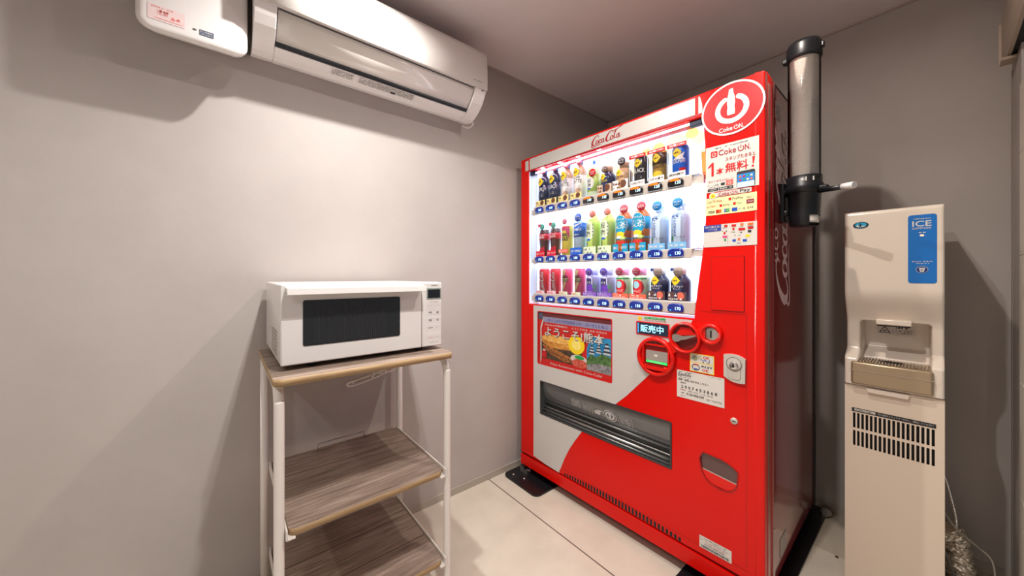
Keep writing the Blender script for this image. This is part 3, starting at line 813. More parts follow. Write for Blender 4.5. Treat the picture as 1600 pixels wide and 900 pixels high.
b.text(VF, '受付時間', .926, .711, .02, .005, cokered, .0018); b.micro(VF, .95, 1.045, .711, .0045, grey, .0018, 24)
b.text(VF, '0120-308-509', .95, .697, .062, .009, ink, .0018, .015); b.text(VF, '9:00〜17:00 (平日)', 1.020, .693, .052, .008, ink, .0018)
b.micro(VF, .927, .943, .699, .006, ink, .0018, 25); b.micro(VF, .93, .945, .690, .004, cokered, .0018, 26); b.micro(VF, 1.026, 1.07, .781, .004, grey, .0018, 27)
b.build('contact_sticker', vm)
b = MB()
b.rect(VF, .9965, 1.103, .146, .190, stickw, .0012)
b.micro(VF, 1.0, 1.09, .182, .004, ink, .0018, 28); b.micro(VF, 1.0, 1.098, .176, .003, grey, .0018, 29); b.micro(VF, 1.02, 1.09, .170, .0035, printred, .0018, 31)
b.text(VF, '0120-308-509', 1.015, .161, .065, .006, ink, .0018)
rb = random.Random(9); a_ = 1.004
while a_ < 1.095:
    w_ = rb.uniform(.0006, .0022); b.rect(VF, a_, a_ + w_, .149, .158, ink, .0018); a_ += w_ + rb.uniform(.0006, .0018)
b.build('barcode_sticker', vm)

# handle lock
b = MB()
b.slab(VF, quadc((1.0805, .80), (1.11, .777), (1.1455, .786), 6) + quadc((1.1465, .868), (1.12, .888), (1.0805, .876), 6), satin, 0, .009)
b.build('lock_plate', vm)
b = MB()
sat2 = mat('satin_dark', (150, 146, 138), .4, .2)
b.slab(VF, rrect(1.0935, 1.133, .793, .850, .010), sat2, .009, .0095)
b.slab(VF, rrect(1.095, 1.1315, .7945, .849, .009), satin, .009, .0105)
b.lathe([(.0225, -.009), (.0225, -.0115), (.020, -.012), (.0, -.012)], satin, (1.113, 0, .848), 32, 'y')
b.ring(VF, 1.113, .848, .0235, .0235, .0015, mat('line_grey', (90, 88, 84), .5), .0123)
b.build('lock_handle', vm)
b = MB(); b.lathe([(.0135, -.011), (.0135, -.016), (.011, -.018), (.0, -.018)], chrome, (1.113, 0, .843), 24, 'y'); b.box(1.110, 1.116, -.0186, -.0175, .837, .849, dark); b.build('lock_cylinder', vm)
b = MB(); b.lathe([(.0115, .0), (.0115, -.003), (.009, -.005), (.0, -.005)], satin, (1.111, 0, .648), 24, 'y'); b.box(1.105, 1.117, -.0056, -.0048, .6465, .6495, dark); b.build('key_lock', vm)
# change return
b = MB()
cup_o = [(1.0585 + (x - 1.0585) * 1.06, .445 + (y - .445) * 1.07) for x, y in cup_h]
plate(b, cup_o, [cup_h], darkred, lambda x, y, z: Vector((x, -.002 + z, y)), .004)
b.build('change_cup_rim', vm)
b = MB(); b.box(.995, 1.125, .06, .064, .39, .50, darkred); b.slab(VF, [(1.0, .437), (1.0, .408), (1.03, .396), (1.11, .392), (1.119, .425)], redp, -.03, -.002); b.build('change_cup', vm)
b = MB(); b.poly(VF, [(1.000, .440), (1.121, .428), (1.122, .460), (1.106, .489), (1.06, .499), (1.000, .500)], mat('change_flap', (92, 62, 62), .15, .1, coat=.5), -.006)
b.poly(VF, [(1.001, .437), (1.1175, .425), (1.1175, .430), (1.001, .442)], silver, -.004); b.build('change_flap', vm)

# right side markings
b = MB()
sidew = mat('side_lettering', (232, 200, 200), .4)
def VSR(x, y, c=0.0): return Vector((1.1962 + c, -y, x))     # rotated lettering: x runs up, y runs forward
b.text(VSR, 'eco', 1.20, -.172, .125, .046, sidew, .001, .0)
script(b, VSR, 1.035, -.345, .72, .225, sidew, .001, 1.05)
b.build('side_lettering', vm)
b = MB(); b.rect(VS, .118, .205, 1.715, 1.775, mat('side_label', (168, 156, 150), .5), -.0032)
for k in range(5): b.micro(VS, .125, .198, 1.722 + k * .010, .006, ink, -.0028, 110 + k, .6)
b.build('side_sticker', vm)
b = MB(); b.rect(VS, .20, .29, .115, .185, MATS['side_label'], -.0032); b.build('side_sticker', vm)
# feet
for (u, v) in ((.035, .035), (1.15, .035), (.04, .77), (1.15, .77)):
    q = MB(); q.tube([(u, v, .012), (u, v, .07)], .008, chrome, smoothpath=False); q.lathe([(.022, .010), (.022, .016), (.012, .02), (0, .02)], chrome, (u, v, 0), 20)
    q.box(u - .03, u - .024, v - .05, v + .02, .010, .05, silver); q.box(u - .03, u + .03, v - .05, v - .044, .010, .03, silver)
    q.build('foot', vm)

# floor plates
for (x0, x1, y0, y1, lb) in ((-1.598, -1.318, 1.245, 2.25, 'black steel floor plate under the left foot of the red vending machine'),
                            (-.634, -.338, 1.245, 2.275, 'long black steel floor plate under the right side of the red vending machine')):
    t = thing('floor_plate', lb, 'plate', ((x0 + x1) / 2, (y0 + y1) / 2, 0))
    hx, hy = (x1 - x0) / 2, (y1 - y0) / 2
    b = MB(); b.prism(rrect(-hx, hx, -hy, hy, .035, 6), 0, .009, 'z', blackm); b.build('steel_plate', t)
    b = MB(); b.lathe([(.007, .009), (.007, .013), (.0, .014)], silver, (-.02, -hy + .06, 0), 12); b.build('bolt', t)
    b = MB(); b.lathe([(.007, .009), (.007, .013), (.0, .014)], silver, (-hx + .05, -hy + .04, 0), 12); b.build('bolt', t)
tag_ = MB(); tag_.lathe([(.022, .009), (.022, .02), (.016, .028), (.008, .032), (.0, .032)], mat('foot_pad', (176, 174, 166), .4, .4), (-.340, 2.235, 0), 20)
tag_.box(-.350, -.330, 2.205, 2.216, .009, .040, silver)
o = tag_.build('anchor_foot'); tag(o, 'pale round anchor foot bolted on the black plate by the back wall', 'anchor foot')

# ------------------------------------------------------------------ sample drinks
navy = mat('drink_navy', (34, 50, 88), .2, coat=.4)
dblack = mat('drink_black', (40, 40, 50), .2, coat=.4)
beige = mat('drink_beige', (196, 160, 130), .25, coat=.3)
lwhite = mat('drink_white', (238, 232, 230), .3)
lblack = mat('drink_ink', (30, 30, 40), .4)
pinkb = mat('badge_pink', (236, 100, 130), .4)
coral = mat('badge_coral', (236, 112, 90), .4)
teal = mat('badge_teal', (50, 176, 150), .4)
sky = mat('badge_sky', (30, 150, 215), .4)
cola = mat('drink_cola', (84, 34, 30), .15, coat=.5)
clabel = mat('drink_red_label', (226, 10, 50), .3)
lime = mat('drink_lime', (206, 234, 120), .25, coat=.2)
palegreen = mat('drink_pale_green', (225, 240, 205), .35)
teab = mat('drink_tea', (214, 116, 44), .2, coat=.3)
aqua = mat('drink_aqua', (20, 160, 205), .35)
clear = mat('drink_clear', (200, 220, 245), .15, coat=.4)
pblue = mat('drink_blue', (24, 104, 214), .3)
purple = mat('drink_purple', (112, 62, 190), .3)
lav = mat('drink_lavender', (200, 196, 232), .3)
applem = mat('drink_apple', (222, 44, 50), .3)
gold = mat('drink_gold', (196, 150, 60), .3, .3)
brown = mat('drink_brown', (110, 66, 46), .4)
rpink = mat('drink_pink', (236, 80, 126), .3)
diam = mat('drink_diamond', (246, 214, 40), .4)

def front(r):                                               # wrap a flat print round a bottle of radius r
    def f(a, bb, c=0.0): return Vector(((r + c) * math.sin(a / r), -(r + c) * math.cos(a / r), bb))
    f.wrap = True
    return f
def flat(y): return lambda a, bb, c=0.0: Vector((a, y - c, bb))

def bottle_prof(r, h, neck, nr, sh_, base=.004):
    return [(r * .86, 0), (r, base), (r, h - neck - sh_), (r * .93, h - neck - sh_ * .6), (r * .62, h - neck - sh_ * .2), (nr, h - neck), (nr, h - .014)]
def diamond(mb, pl, a, z, s, c=.001):
    mb.poly(pl, [(a - s, z), (a - s * .45, z - s * .72), (a, z - s), (a + s * .45, z - s * .72), (a + s, z), (a + s * .45, z + s * .72), (a, z + s), (a - s * .45, z + s * .72)], diam, c)
    mb.micro(pl, a - s * .6, a + s * .6, z - s * .2, s * .45, brown, c + .0004, 3, .9)
def badge(t, a, z, r, m, txt='', y=-.035, seed=0):
    q = MB(); q.lathe([(r, y + .003), (r, y), (.0, y)], m, (a, 0, z), 24, 'y')
    if txt: q.text(flat(y), txt, a - r * .72, z - r * .3, r * 1.44, r * .6, printw, .0006, .02)
    else:
        q.micro(flat(y), a - r * .7, a + r * .7, z + r * .05, r * .35, printw, .0006, seed + 1, .9); q.micro(flat(y), a - r * .6, a + r * .6, z - r * .45, r * .3, printw, .0006, seed + 2, .9)
    q.build('price_badge', t)
def card(t, w, h, m, txt=None, y=-.036, m2=None, ink_=None, z0=0, seed=1):
    q = MB(); q.box(-w / 2, w / 2, y, y + .002, z0, z0 + h, m)
    if m2: q.disc(flat(y), w * .2, z0 + h * .55, w * .2, h * .42, m2, .0006, 16)
    if txt: q.text(flat(y), txt, -w * .44, z0 + h * .3, w * .88, h * .42, ink_ or printw, .001, .02)
    else: q.micro(flat(y), -w * .45, w * .1, z0 + h * .45, h * .4, ink_ or printw, .001, seed, .8); q.micro(flat(y), -w * .45, w * .3, z0 + h * .1, h * .25, ink_ or printw, .001, seed + 1, .8)
    q.build('description_card', t)

def mk_coffee_bottle(t, body, h):
    r = .034
    q = MB(); q.lathe(bottle_prof(r, h, .030, .0135, .045), body, seg=28); q.build('bottle', t)
    q = MB(); q.lathe([(.0145, h - .022), (.015, h - .002), (.013, h), (0, h)], mat('cap_steel', (110, 140, 190) if body is navy else (226, 214, 205), .3, .2), seg=20); q.build('cap', t)
    q = MB(); pl = front(r + .0006)
    if body is navy:
        q.lathe([(r + .0005, .03), (r + .0005, .115)], navy, seg=28)
        q.text(pl, 'BLACK', -.019, .083, .050, .020, printw, .0008, .01); q.micro(pl, -.022, .022, .05, .018, grey, .0008, 9, .7)
    else:
        q.lathe([(r + .0005, .006), (r + .0005, .118)], lwhite, seg=28)
        q.text(pl, 'Café', -.014, .100, .036, .016, lblack, .0008, .0, .2); q.text(pl, 'LATTE', -.020, .078, .050, .018, lblack, .0008, .01)
        q.disc(pl, .012, .04, .014, .012, beige, .0008, 16)
    diamond(q, pl, -.004, .135 if body is navy else .134, .024, .0012)
    q.build('label', t)
    card(t, .07, .030, mat('card_cream', (246, 228, 150), .5), m2=brown, ink_=brown, seed=4)
    badge(t, .012, h - .008, .019, pinkb, '', -.026, 5)
def mk_green_can(t):
    r = .033; q = MB(); q.lathe([(r * .9, 0), (r, .006), (r, .130), (r * .9, .142), (0, .142)], palegreen); q.build('bottle', t)
    q = MB(); q.lathe([(r + .0006, .02), (r + .0006, .105)], lime); pl = front(r + .0008); q.disc(pl, -.002, .062, .024, .030, printw, .0006); q.text(pl, '綾', -.012, .062, .02, .022, lblack, .001); q.text(pl, '鷹', -.012, .040, .02, .020, lblack, .001)
    q.disc(pl, -.004, .034, .010, .004, pblue, .0012, 12); q.build('label', t)
    badge(t, .016, .108, .019, printred, '', -.036, 9)
    q = MB(); q.box(-.006, .008, -.0, .002, .160, .178, pblue); q.build('price_flag', t)
def mk_short_bottle(t, dk, capm, h=.125, cardm=None, purple_=None):
    r = .037; q = MB(); q.lathe([(r * .9, 0), (r, .004), (r, h * .55), (r * .96, h * .62), (r * .6, h * .76), (.019, h * .80), (.019, h * .86)], dk); q.build('bottle', t)
    q = MB(); q.lathe([(.021, h * .80), (.021, h - .002), (.019, h), (0, h)], capm, seg=22); q.build('cap', t)
    return r
def mk_can(t, body, h, r=.031, top='can_top'):
    q = MB(); q.lathe([(r * .85, 0), (r, .005), (r, h - .010), (r * .88, h - .002), (r * .88, h)], body); q.lathe([(r * .87, h - .004), (r * .87, h - .003), (0, h - .003)], silver); q.build('can', t)

ROW = [(1.0535, .03), (1.2595, .03), (1.5415, .03)]
VV = .046
def drink(name, cat, row, k, label, dz=.0):
    u = .1485 + .0843 * k
    return thing(name, label, cat, vloc(u, VV, ROW[row][0] + dz), TH, ['sample drinks on the bottom row', 'sample drinks on the middle row', 'sample drinks on the top row'][row])
def second(root, row, k, label, dz=.0):
    dup(root, vloc(.1485 + .0843 * k, VV, ROW[row][0] + dz), label)
# shelves the samples stand on
b = MB()
for w in (1.0532, 1.2592, 1.5412): b.box(.105, .985, .010, .084, w - .003, w, mat('sample_shelf', (236, 238, 242), .4))
b.build('sample_shelf', vm)

t = drink('sample_bottle', 'bottle', 2, 0, 'dark navy BLACK coffee bottle at the far left of the top row'); mk_coffee_bottle(t, navy, .205)
second(t, 2, 1, 'dark navy BLACK coffee bottle second from left on the top row, beside the latte bottles')
t = drink('sample_bottle', 'bottle', 2, 2, 'beige and white caffe latte bottle standing next to the dark coffee bottles'); mk_coffee_bottle(t, beige, .198)
second(t, 2, 3, 'beige and white caffe latte bottle standing next to the green tea on the top row')
t = drink('sample_bottle', 'bottle', 2, 4, 'light green tea bottle with red badge in the middle of the top row'); mk_green_can(t)
t = drink('sample_bottle', 'bottle', 2, 5, 'short dark coffee bottle with brown cap on the top row'); r = mk_short_bottle(t, navy, beige)
q = MB(); diamond(q, front(r), -.008, .075, .016); q.text(front(r), 'BLACK', -.02, .05, .036, .009, diam, .0008); q.build('label', t)
card(t, .078, .038, mat('card_tan', (214, 186, 160), .5), m2=brown, ink_=brown, seed=12); badge(t, -.006, .112, .016, mat('badge_brown', (130, 100, 80), .4), '', -.026, 15)
t = drink('sample_bottle', 'bottle', 2, 6, 'short light brown coffee bottle with dark brown badge on the top row'); r = mk_short_bottle(t, mat('drink_tan', (205, 165, 125), .3), beige)
q = MB(); diamond(q, front(r), -.008, .075, .016); q.text(front(r), '微糖', -.02, .050, .036, .011, brown, .0008); q.build('label', t)
card(t, .078, .042, lwhite, m2=brown, ink_=brown, seed=14); badge(t, .0, .128, .019, mat('badge_dark', (60, 42, 44), .4), '', -.026, 17)
for k, bod, nm, cl, inkc in ((7, dblack, 'BLACK', 'black coffee can with red banner on the top row', printw), (8, gold, 'GOLDEN', 'gold and brown coffee can with red banner on the top row', dblack), (9, pblue, 'EUROPEAN', 'bright blue coffee can at the far right of the top row', printw)):
    t = drink('sample_can', 'can', 2, k, cl); mk_can(t, bod, .128, .031)
    q = MB(); pl = front(.0316); diamond(q, pl, -.003, .098, .019)
    q.text(pl, nm, -.020, .056, .048, .018, inkc, .001, .01)
    if bod is gold: q.lathe([(.0314, .072), (.0314, .118)], mat('can_brown', (82, 58, 34), .3)); q.disc(pl, 0, .03, .022, .014, diam, .0008)
    if bod is pblue: q.poly(pl, [(-.02, .072), (.028, .098), (.02, .078), (.028, .070)], printw, .0008); q.rect(pl, .008, .030, .02, .036, printred, .0012)
    if bod is dblack: q.micro(pl, -.024, .024, .03, .014, grey, .001, 5, .9)
    q.build('label', t)
    q = MB(); q.box(-.040, .036, -.034, -.032, .120, .135, printred); q.text(flat(-.034), '増量170g', -.032, .123, .062, .009, printw, .0006, .02); q.box(-.040, -.037, -.034, -.032, .01, .12, clear); q.build('banner', t)
    card(t, .066, .022, lwhite, ink_=ink, txt=['コク深いブラック', 'コクと香り', '欧州微糖'][k - 7])

t = drink('sample_bottle', 'bottle', 1, 0, 'small cola bottle with red labels at the far left of the middle row')
q = MB(); q.lathe([(.026, 0), (.029, .01), (.027, .05), (.030, .085), (.030, .125), (.027, .150), (.0, .150)], cola); q.build('bottle', t)
q = MB(); pl = front(.0312); q.lathe([(.0308, .092), (.0308, .126)], clabel); script(q, pl, -.028, .096, .054, .027, printw, .0008, 1.5); q.poly(front(.0295), [(-.02, .03), (.022, .03), (.022, .055), (-.005, .048)], clabel, .001); q.build('label', t)
card(t, .066, .030, clabel, 'コカ・コーラ')
badge(t, .008, .165, .016, teal, '', -.030, 21)
q = MB(); q.box(-.024, -.002, -.028, -.026, .165, .182, clabel); q.build('price_flag', t)
second(t, 1, 1, 'small cola bottle with red labels second from left on the middle row')
t = drink('sample_bottle', 'bottle', 1, 2, 'slim yellow and red energy drink can on the middle row')
mk_can(t, mat('drink_yellow', (246, 222, 80), .3), .155, .030); q = MB(); pl = front(.0306); q.poly(pl, [(-.028, .13), (-.02, .15), (.03, .15), (.03, .085), (.01, .13)], rpink, .0006)
q.text(pl, 'REAL', -.015, .098, .038, .018, lblack, .001, .03, .1); q.text(pl, 'GOLD', -.016, .076, .040, .018, lblack, .001, .03, .1); q.build('label', t)
card(t, .062, .020, coral, '200mlサイズ', z0=.012); badge(t, .004, .176, .015, pinkb, '', -.030, 25)
t = drink('sample_bottle', 'bottle', 1, 3, 'clear sports drink bottle with big blue label on the middle row')
q = MB(); q.lathe(bottle_prof(.033, .190, .022, .014, .03), clear); q.build('bottle', t)
q = MB(); pl = front(.034); q.lathe([(.0338, .088), (.0338, .160)], pblue); q.text(pl, 'AQUARIUS', -.030, .118, .058, .014, printw, .0008, .03, .2); q.poly(pl, [(-.03, .14), (.02, .158), (.034, .158), (-.01, .138)], printw, .0008); q.text(pl, '600ml', -.016, .096, .03, .009, printw, .0008); q.build('label', t)
card(t, .070, .034, pblue, 'スポーツ時の水分'); badge(t, .008, .186, .021, mat('badge_blue', (40, 92, 200), .4), '', -.030, 28)
t = drink('sample_bottle', 'bottle', 1, 4, 'green tea bottle beside the blue sports drink on the middle row')
q = MB(); q.lathe(bottle_prof(.036, .205, .022, .014, .045), lime); q.build('bottle', t)
q = MB(); q.lathe([(.0145, .186), (.0155, .205), (0, .205)], palegreen, seg=20); q.build('cap', t)
q = MB(); pl = front(.0366); q.disc(pl, -.004, .110, .028, .045, palegreen, .0006, 32); q.text(pl, '綾', -.020, .115, .026, .030, lblack, .001); q.text(pl, '鷹', -.020, .083, .026, .028, lblack, .001)
q.disc(pl, -.006, .068, .012, .005, pblue, .001, 12); q.rect(pl, -.02, -.018, .025, .058, grey, .001); q.rect(pl, -.012, -.010, .025, .058, grey, .001)
for i in range(4): q.rect(pl, .014, .019, .135 - i * .016, .141 - i * .016, grey, .001)
q.build('label', t); card(t, .072, .034, palegreen, ink_=grey, seed=31); badge(t, .012, .192, .017, coral, '', -.030, 33)
second(t, 1, 5, 'green tea bottle beside the barley tea on the middle row')
t = drink('sample_bottle', 'bottle', 1, 6, 'barley tea bottle with turquoise label standing beside the green tea')
q = MB(); q.lathe(bottle_prof(.0375, .206, .020, .014, .048), teab); q.build('bottle', t)
q = MB(); q.lathe([(.0145, .19), (.0155, .206), (0, .206)], orange, seg=20); q.build('cap', t)
q = MB(); pl = front(.038); q.lathe([(.0379, .055), (.0379, .062)], aqua); q.lathe([(.0379, .095), (.0379, .148)], aqua); q.disc(pl, 0, .120, .034, .046, printw, .0004, 36); q.disc(pl, 0, .120, .032, .0435, aqua, .0008, 36)
q.text(pl, 'やかんの', -.022, .142, .042, .010, printw, .0012, .01); q.text(pl, '麦茶', -.030, .104, .060, .032, printw, .0012, .012)
q.disc(pl, 0, .078, .020, .013, diam, .0014, 20); q.disc(pl, -.006, .066, .014, .007, printw, .0018, 16); q.disc(pl, .014, .062, .016, .007, lime, .0016, 16)
q.text(pl, 'カフェインゼロ', -.028, .052, .050, .008, aqua, .002); q.rect(pl, -.036, .036, .036, .047, applem, .001)
q.build('label', t); card(t, .076, .036, aqua, '香ばしくて飲みやすい'); badge(t, .014, .192, .020, mat('badge_red', (220, 40, 66), .4), '650', -.030)
second(t, 1, 7, 'barley tea bottle with turquoise label standing beside the clear water bottles')
t = drink('sample_bottle', 'bottle', 1, 8, 'clear water bottle with blue palm print beside the barley tea')
q = MB(); q.lathe(bottle_prof(.036, .185, .030, .018, .035), clear); q.build('bottle', t)
q = MB(); q.lathe([(.0175, .155), (.0175, .180), (0, .180)], mat('cap_pale_blue', (170, 200, 235), .3), seg=20); q.build('cap', t)
q = MB(); pl = front(.0366); PB = mat('print_palm', (20, 70, 150), .4)
for ang in (-.2, .5, 1.2, 1.9, 2.6, 3.3): q.poly(pl, [(-.008, .130), (-.008 + .018 * math.cos(ang), .130 + .012 * math.sin(ang) + .003), (-.008 + .012 * math.cos(ang), .130 + .010 * math.sin(ang) - .003)], PB, .001)
q.text(lambda a, bb, c=0.0: pl(-.004 - (bb), .122 - a, c) if False else pl(-.012 + bb, .122 - a, c), 'I LOHAS', 0, 0, .072, .009, PB, .001, .01)
q.text(pl, 'い・ろ・は・す', -.012, .042, .040, .008, lblack, .001); q.poly(pl, [(-.024, .036), (-.016, .036), (-.014, .052), (-.022, .048)], green, .001); q.build('label', t)
card(t, .072, .026, mat('card_blue', (120, 186, 230), .4), '天然水'); badge(t, .0, .182, .020, sky, '', -.030, 41)
second(t, 1, 9, 'clear water bottle with blue palm print at the far right of the middle row')

t = drink('sample_can', 'can', 0, 0, 'red cola can with white script at the far left of the bottom row')
mk_can(t, mat('drink_can_red', (228, 44, 60), .3), .137, .030); q = MB(); pl = front(.0308)
script(q, lambda a, bb, c=0.0: pl(-bb, a, c), .012, -.022, .118, .040, printw, .001, 1.3); q.build('label', t); card(t, .062, .016, mat('card_pale_pink', (244, 210, 214), .4), ink_=rpink, seed=43)
second(t, 0, 1, 'red cola can with white script second from left on the bottom row')
t = drink('sample_can', 'can', 0, 2, 'pink and cream energy drink can beside the red cola cans')
mk_can(t, rpink, .135, .028); q = MB(); pl = front(.0288); q.poly(pl, [(-.02, .09), (-.006, .128), (.012, .128), (-.002, .085), (.022, .085), (-.005, .02), (-.026, .02), (.0, .065), (-.024, .065)], cream, .0006)
q.text(pl, 'REAL', -.013, .085, .036, .016, lblack, .0012, .03, .1); q.text(pl, 'GOLD', -.014, .066, .038, .016, lblack, .0012, .03, .1); q.build('label', t); card(t, .056, .016, palegreen, ink_=coral, seed=45)
second(t, 0, 3, 'pink and cream energy drink can beside the purple grape bottles')
for k0, bod, capm, lab, bm_, cm, l1, l2 in ((4, lav, mat('cap_lilac', (180, 176, 226), .3), 'grape', mat('badge_violet', (112, 60, 200), .4), mat('card_violet', (140, 96, 205), .4), 'purple grape drink bottle beside the pink energy drink cans', 'purple grape drink bottle beside the red apple bottles'),
                                           (6, palegreen, mat('cap_pink', (240, 150, 190), .3), 'apple', mat('badge_magenta', (222, 40, 90), .4), mat('card_coral', (246, 110, 84), .4), 'red apple drink bottle beside the purple grape bottles', 'red apple drink bottle beside the dark coffee bottles')):
    t = drink('sample_bottle', 'bottle', 0, k0, l1)
    r = .036; q = MB(); q.lathe([(r * .9, 0), (r, .005), (r, .088), (r * .9, .096), (.022, .101)], bod); q.build('bottle', t)
    q = MB(); q.lathe([(.021, .100), (.022, .130), (0, .131)], capm, seg=22); q.build('cap', t)
    q = MB(); pl = front(r + .0006)
    if lab == 'grape':
        q.rect(pl, -.036, .010, .056, .086, mat('label_navy', (50, 46, 104), .4), .0006); q.text(pl, 'ぶどう', -.028, .060, .034, .012, printw, .001, .02)
        for i in range(9): q.disc(pl, -.020 + (i % 3) * .015, .050 - (i // 3) * .010, .008, .007, purple, .001 + .0001 * i, 14)
        q.disc(pl, .022, .048, .012, .009, mat('label_mint', (150, 220, 190), .4), .001, 14)
    else:
        q.rect(pl, -.040, .040, .084, .090, green, .0006); q.disc(pl, -.002, .050, .030, .032, applem, .0008, 26); q.disc(pl, -.006, .060, .015, .016, mat('label_pale_blue', (170, 220, 235), .4), .0012, 18)
        q.text(pl, 'りんご', -.020, .028, .034, .010, printw, .0016, .02)
    q.build('label', t); card(t, .078, .020, cm, seed=47 + k0); badge(t, -.010, .118, .019, bm_, '', -.030, 50 + k0)
    second(t, 0, k0 + 1, l2)
t = drink('sample_bottle', 'bottle', 0, 8, 'dark coffee bottle with beige badge beside the red apple bottles')
r = mk_short_bottle(t, mat('drink_slate', (58, 64, 104), .25), mat('cap_cream', (226, 216, 214), .3), .130)
q = MB(); pl = front(r + .0006); diamond(q, pl, -.006, .080, .019); q.text(pl, '香るブラック', -.030, .052, .054, .010, printw, .001, .01); q.text(pl, 'ホット', -.016, .044, .03, .006, printw, .001); q.build('label', t)
q = MB(); q.box(-.030, -.014, -.026, -.024, .118, .130, mat('print_navy')); q.build('price_flag', t)
card(t, .072, .036, mat('card_brown', (92, 64, 66), .4), m2=coral, seed=60); badge(t, .002, .116, .020, mat('badge_beige', (200, 170, 150), .4), '', -.028, 61)
second(t, 0, 9, 'dark coffee bottle with beige badge at the far right of the bottom row')

# ------------------------------------------------------------------ cup dispenser on the machine's side
cd = thing('cup_dispenser', 'black and clear tube cup dispenser fixed on the right side of the vending machine', 'cup dispenser', (-.303, 1.60, 1.33))
b = MB(); b.lathe([(.0465, .155), (.0465, .635)], tubeg, seg=40)
for f in [f for f in b.bm.faces if len(f.verts) > 4]: b.bm.faces.remove(f)
b.build('clear_tube', cd)
b = MB(); b.lathe([(.0495, .592), (.0505, .600), (.0505, .638), (.046, .650), (.0, .652)], black, seg=36); b.box(-.062, -.045, -.012, .012, .600, .616, black, .003); b.box(.045, .056, -.01, .01, .616, .634, black, .003); b.build('lid', cd)
b = MB(); b.lathe([(.052, .115), (.056, .128), (.056, .140), (.050, .150), (.050, .175), (.047, .175)], black, seg=36)
b.lathe([(.040, .0), (.043, .004), (.044, .034), (.047, .115), (.052, .118)], black, seg=36)
for f in b.bm.faces[:]:
    c_ = f.calc_center_median(); an = math.degrees(math.atan2(c_.y, c_.x))
    if c_.z < .033 and -62 < an < 30 and math.hypot(c_.x, c_.y) > .03: b.bm.faces.remove(f)
b.box(-.075, .07, -.03, .03, .118, .134, black, .006)
b.build('holder', cd)
b = MB(); b.box(-.066, -.050, -.035, .035, .02, .16, black, .004); b.tube([(-.058, -.02, .05), (-.04, -.02, .05)], .012, black, smoothpath=False); b.build('mount_bracket', cd)
b = MB(); b.tube([(.045, -.02, .116), (.112, -.06, .110)], .0085, black, smoothpath=False); b.build('lever_arm', cd)
b = MB(); b.tube([(.108, -.058, .111), (.138, -.076, .108)], .0105, white, smoothpath=False); b.build('lever_tip', cd)
b = MB(); b.rect(lambda a, bb, c=0.0: Vector((.0508 * math.sin(a), -.0508 * math.cos(a), bb)), .25, .75, .152, .166, stickw); b.build('holder_label', cd)
cups = thing('paper_cup_stack', 'tall stack of white paper cups inside the clear dispenser tube', 'cups', (-.303, 1.60, 1.33))
cm = mat('paper_cup', (240, 232, 222), .6)
b = MB(); pr_ = []
N = 88
for i in range(N):
    z = .150 + i * (.605 - .150) / N; pr_ += [(.0378, z), (.0405, z + .0012), (.0405, z + .0034), (.0380, z + .0042)]
b.lathe([(.030, .10)] + pr_ + [(.03, .606), (0, .606)], cm, seg=32); cups_o = b.build('cup_rims', cups)
b = MB(); b.lathe([(.040, -.004), (.0405, .004), (.036, .1)], cm, (0, -.0, .014), 28); b.build('lowest_cup', cups)

# ------------------------------------------------------------------ ice dispenser
YF = 1.80
im = thing('ice_dispenser', 'tall cream ice dispenser with blue ICE panel by the back wall', 'ice dispenser', (-.1037, YF, 0))
ox = -.1037
cr = mat('cream_plastic', (226, 212, 196), .22, coat=.25)
cr2 = mat('cream_panel', (226, 208, 188), .32)
def IF(a, bb, c=0.0): return Vector((a - ox, -c, bb))
L, R_ = -.2225, .0150
def smooth(t): t = max(0.0, min(1.0, t)); return t * t * (3 - 2 * t)
def front_depth(x, z):
    pts = [(.752, .0), (.842, .0), (.885, .056), (.965, .056), (1.105, .0), (1.39, .0)]
    y = 0
    for (z0, y0), (z1, y1) in zip(pts, pts[1:]):
        if z0 <= z <= z1: y = y0 + (y1 - y0) * smooth((z - z0) / (z1 - z0)) if abs(y1 - y0) > 1e-6 else y0
    # hollow behind the chute: rounded rectangle sunk deeper
    cx_, hw_ = -.0995, .0875; zc_, hh_ = .895, .092; rr_ = .012
    dx_, dz_ = max(0, abs(x - cx_) - (hw_ - rr_)), max(0, abs(z - zc_) - (hh_ - rr_))
    d_ = rr_ - math.hypot(dx_, dz_)
    y += .095 * smooth(d_ / .006) if d_ > 0 else 0
    # rounded outer edges
    for q_, r_ in ((x - L, .008), (R_ - x, .008), (1.388 - z, .014)):
        if q_ < r_: y += r_ - math.sqrt(max(0, r_ * r_ - (r_ - q_) ** 2))
    return y
xs = [L + v for v in (0, .0006, .0018, .0036, .006, .009)] + [L + .012 + i * (R_ - L - .024) / 80 for i in range(81)] + [R_ - v for v in (.009, .006, .0036, .0018, .0006, 0)]
zs = [.752 + i * .003 for i in range(30)] + [.842 + i * .0026 for i in range(70)] + [1.028 + i * .008 for i in range(43)] + [1.374, 1.377, 1.380, 1.383, 1.3855, 1.387, 1.3878, 1.388]
zs = sorted(set(round(z, 5) for z in zs if z <= 1.388))
b = MB(); k_ = b.mi(cr); G = [[b.bm.verts.new((x - ox, front_depth(x, z), z)) for x in xs] for z in zs]
for j in range(len(zs) - 1):
    for i in range(len(xs) - 1):
        f = b.bm.faces.new((G[j][i], G[j][i + 1], G[j + 1][i + 1], G[j + 1][i])); f.smooth = True; f.material_index = k_
BKY = .38
def backv(row): return [b.bm.verts.new((v.co.x, BKY, v.co.z)) for v in row]
for line in ([r_[0] for r_ in G], [r_[-1] for r_ in G], G[0], G[-1]):
    bk = backv(line)
    for i in range(len(line) - 1):
        f = b.bm.faces.new((line[i], line[i + 1], bk[i + 1], bk[i])); f.material_index = k_; f.smooth = True
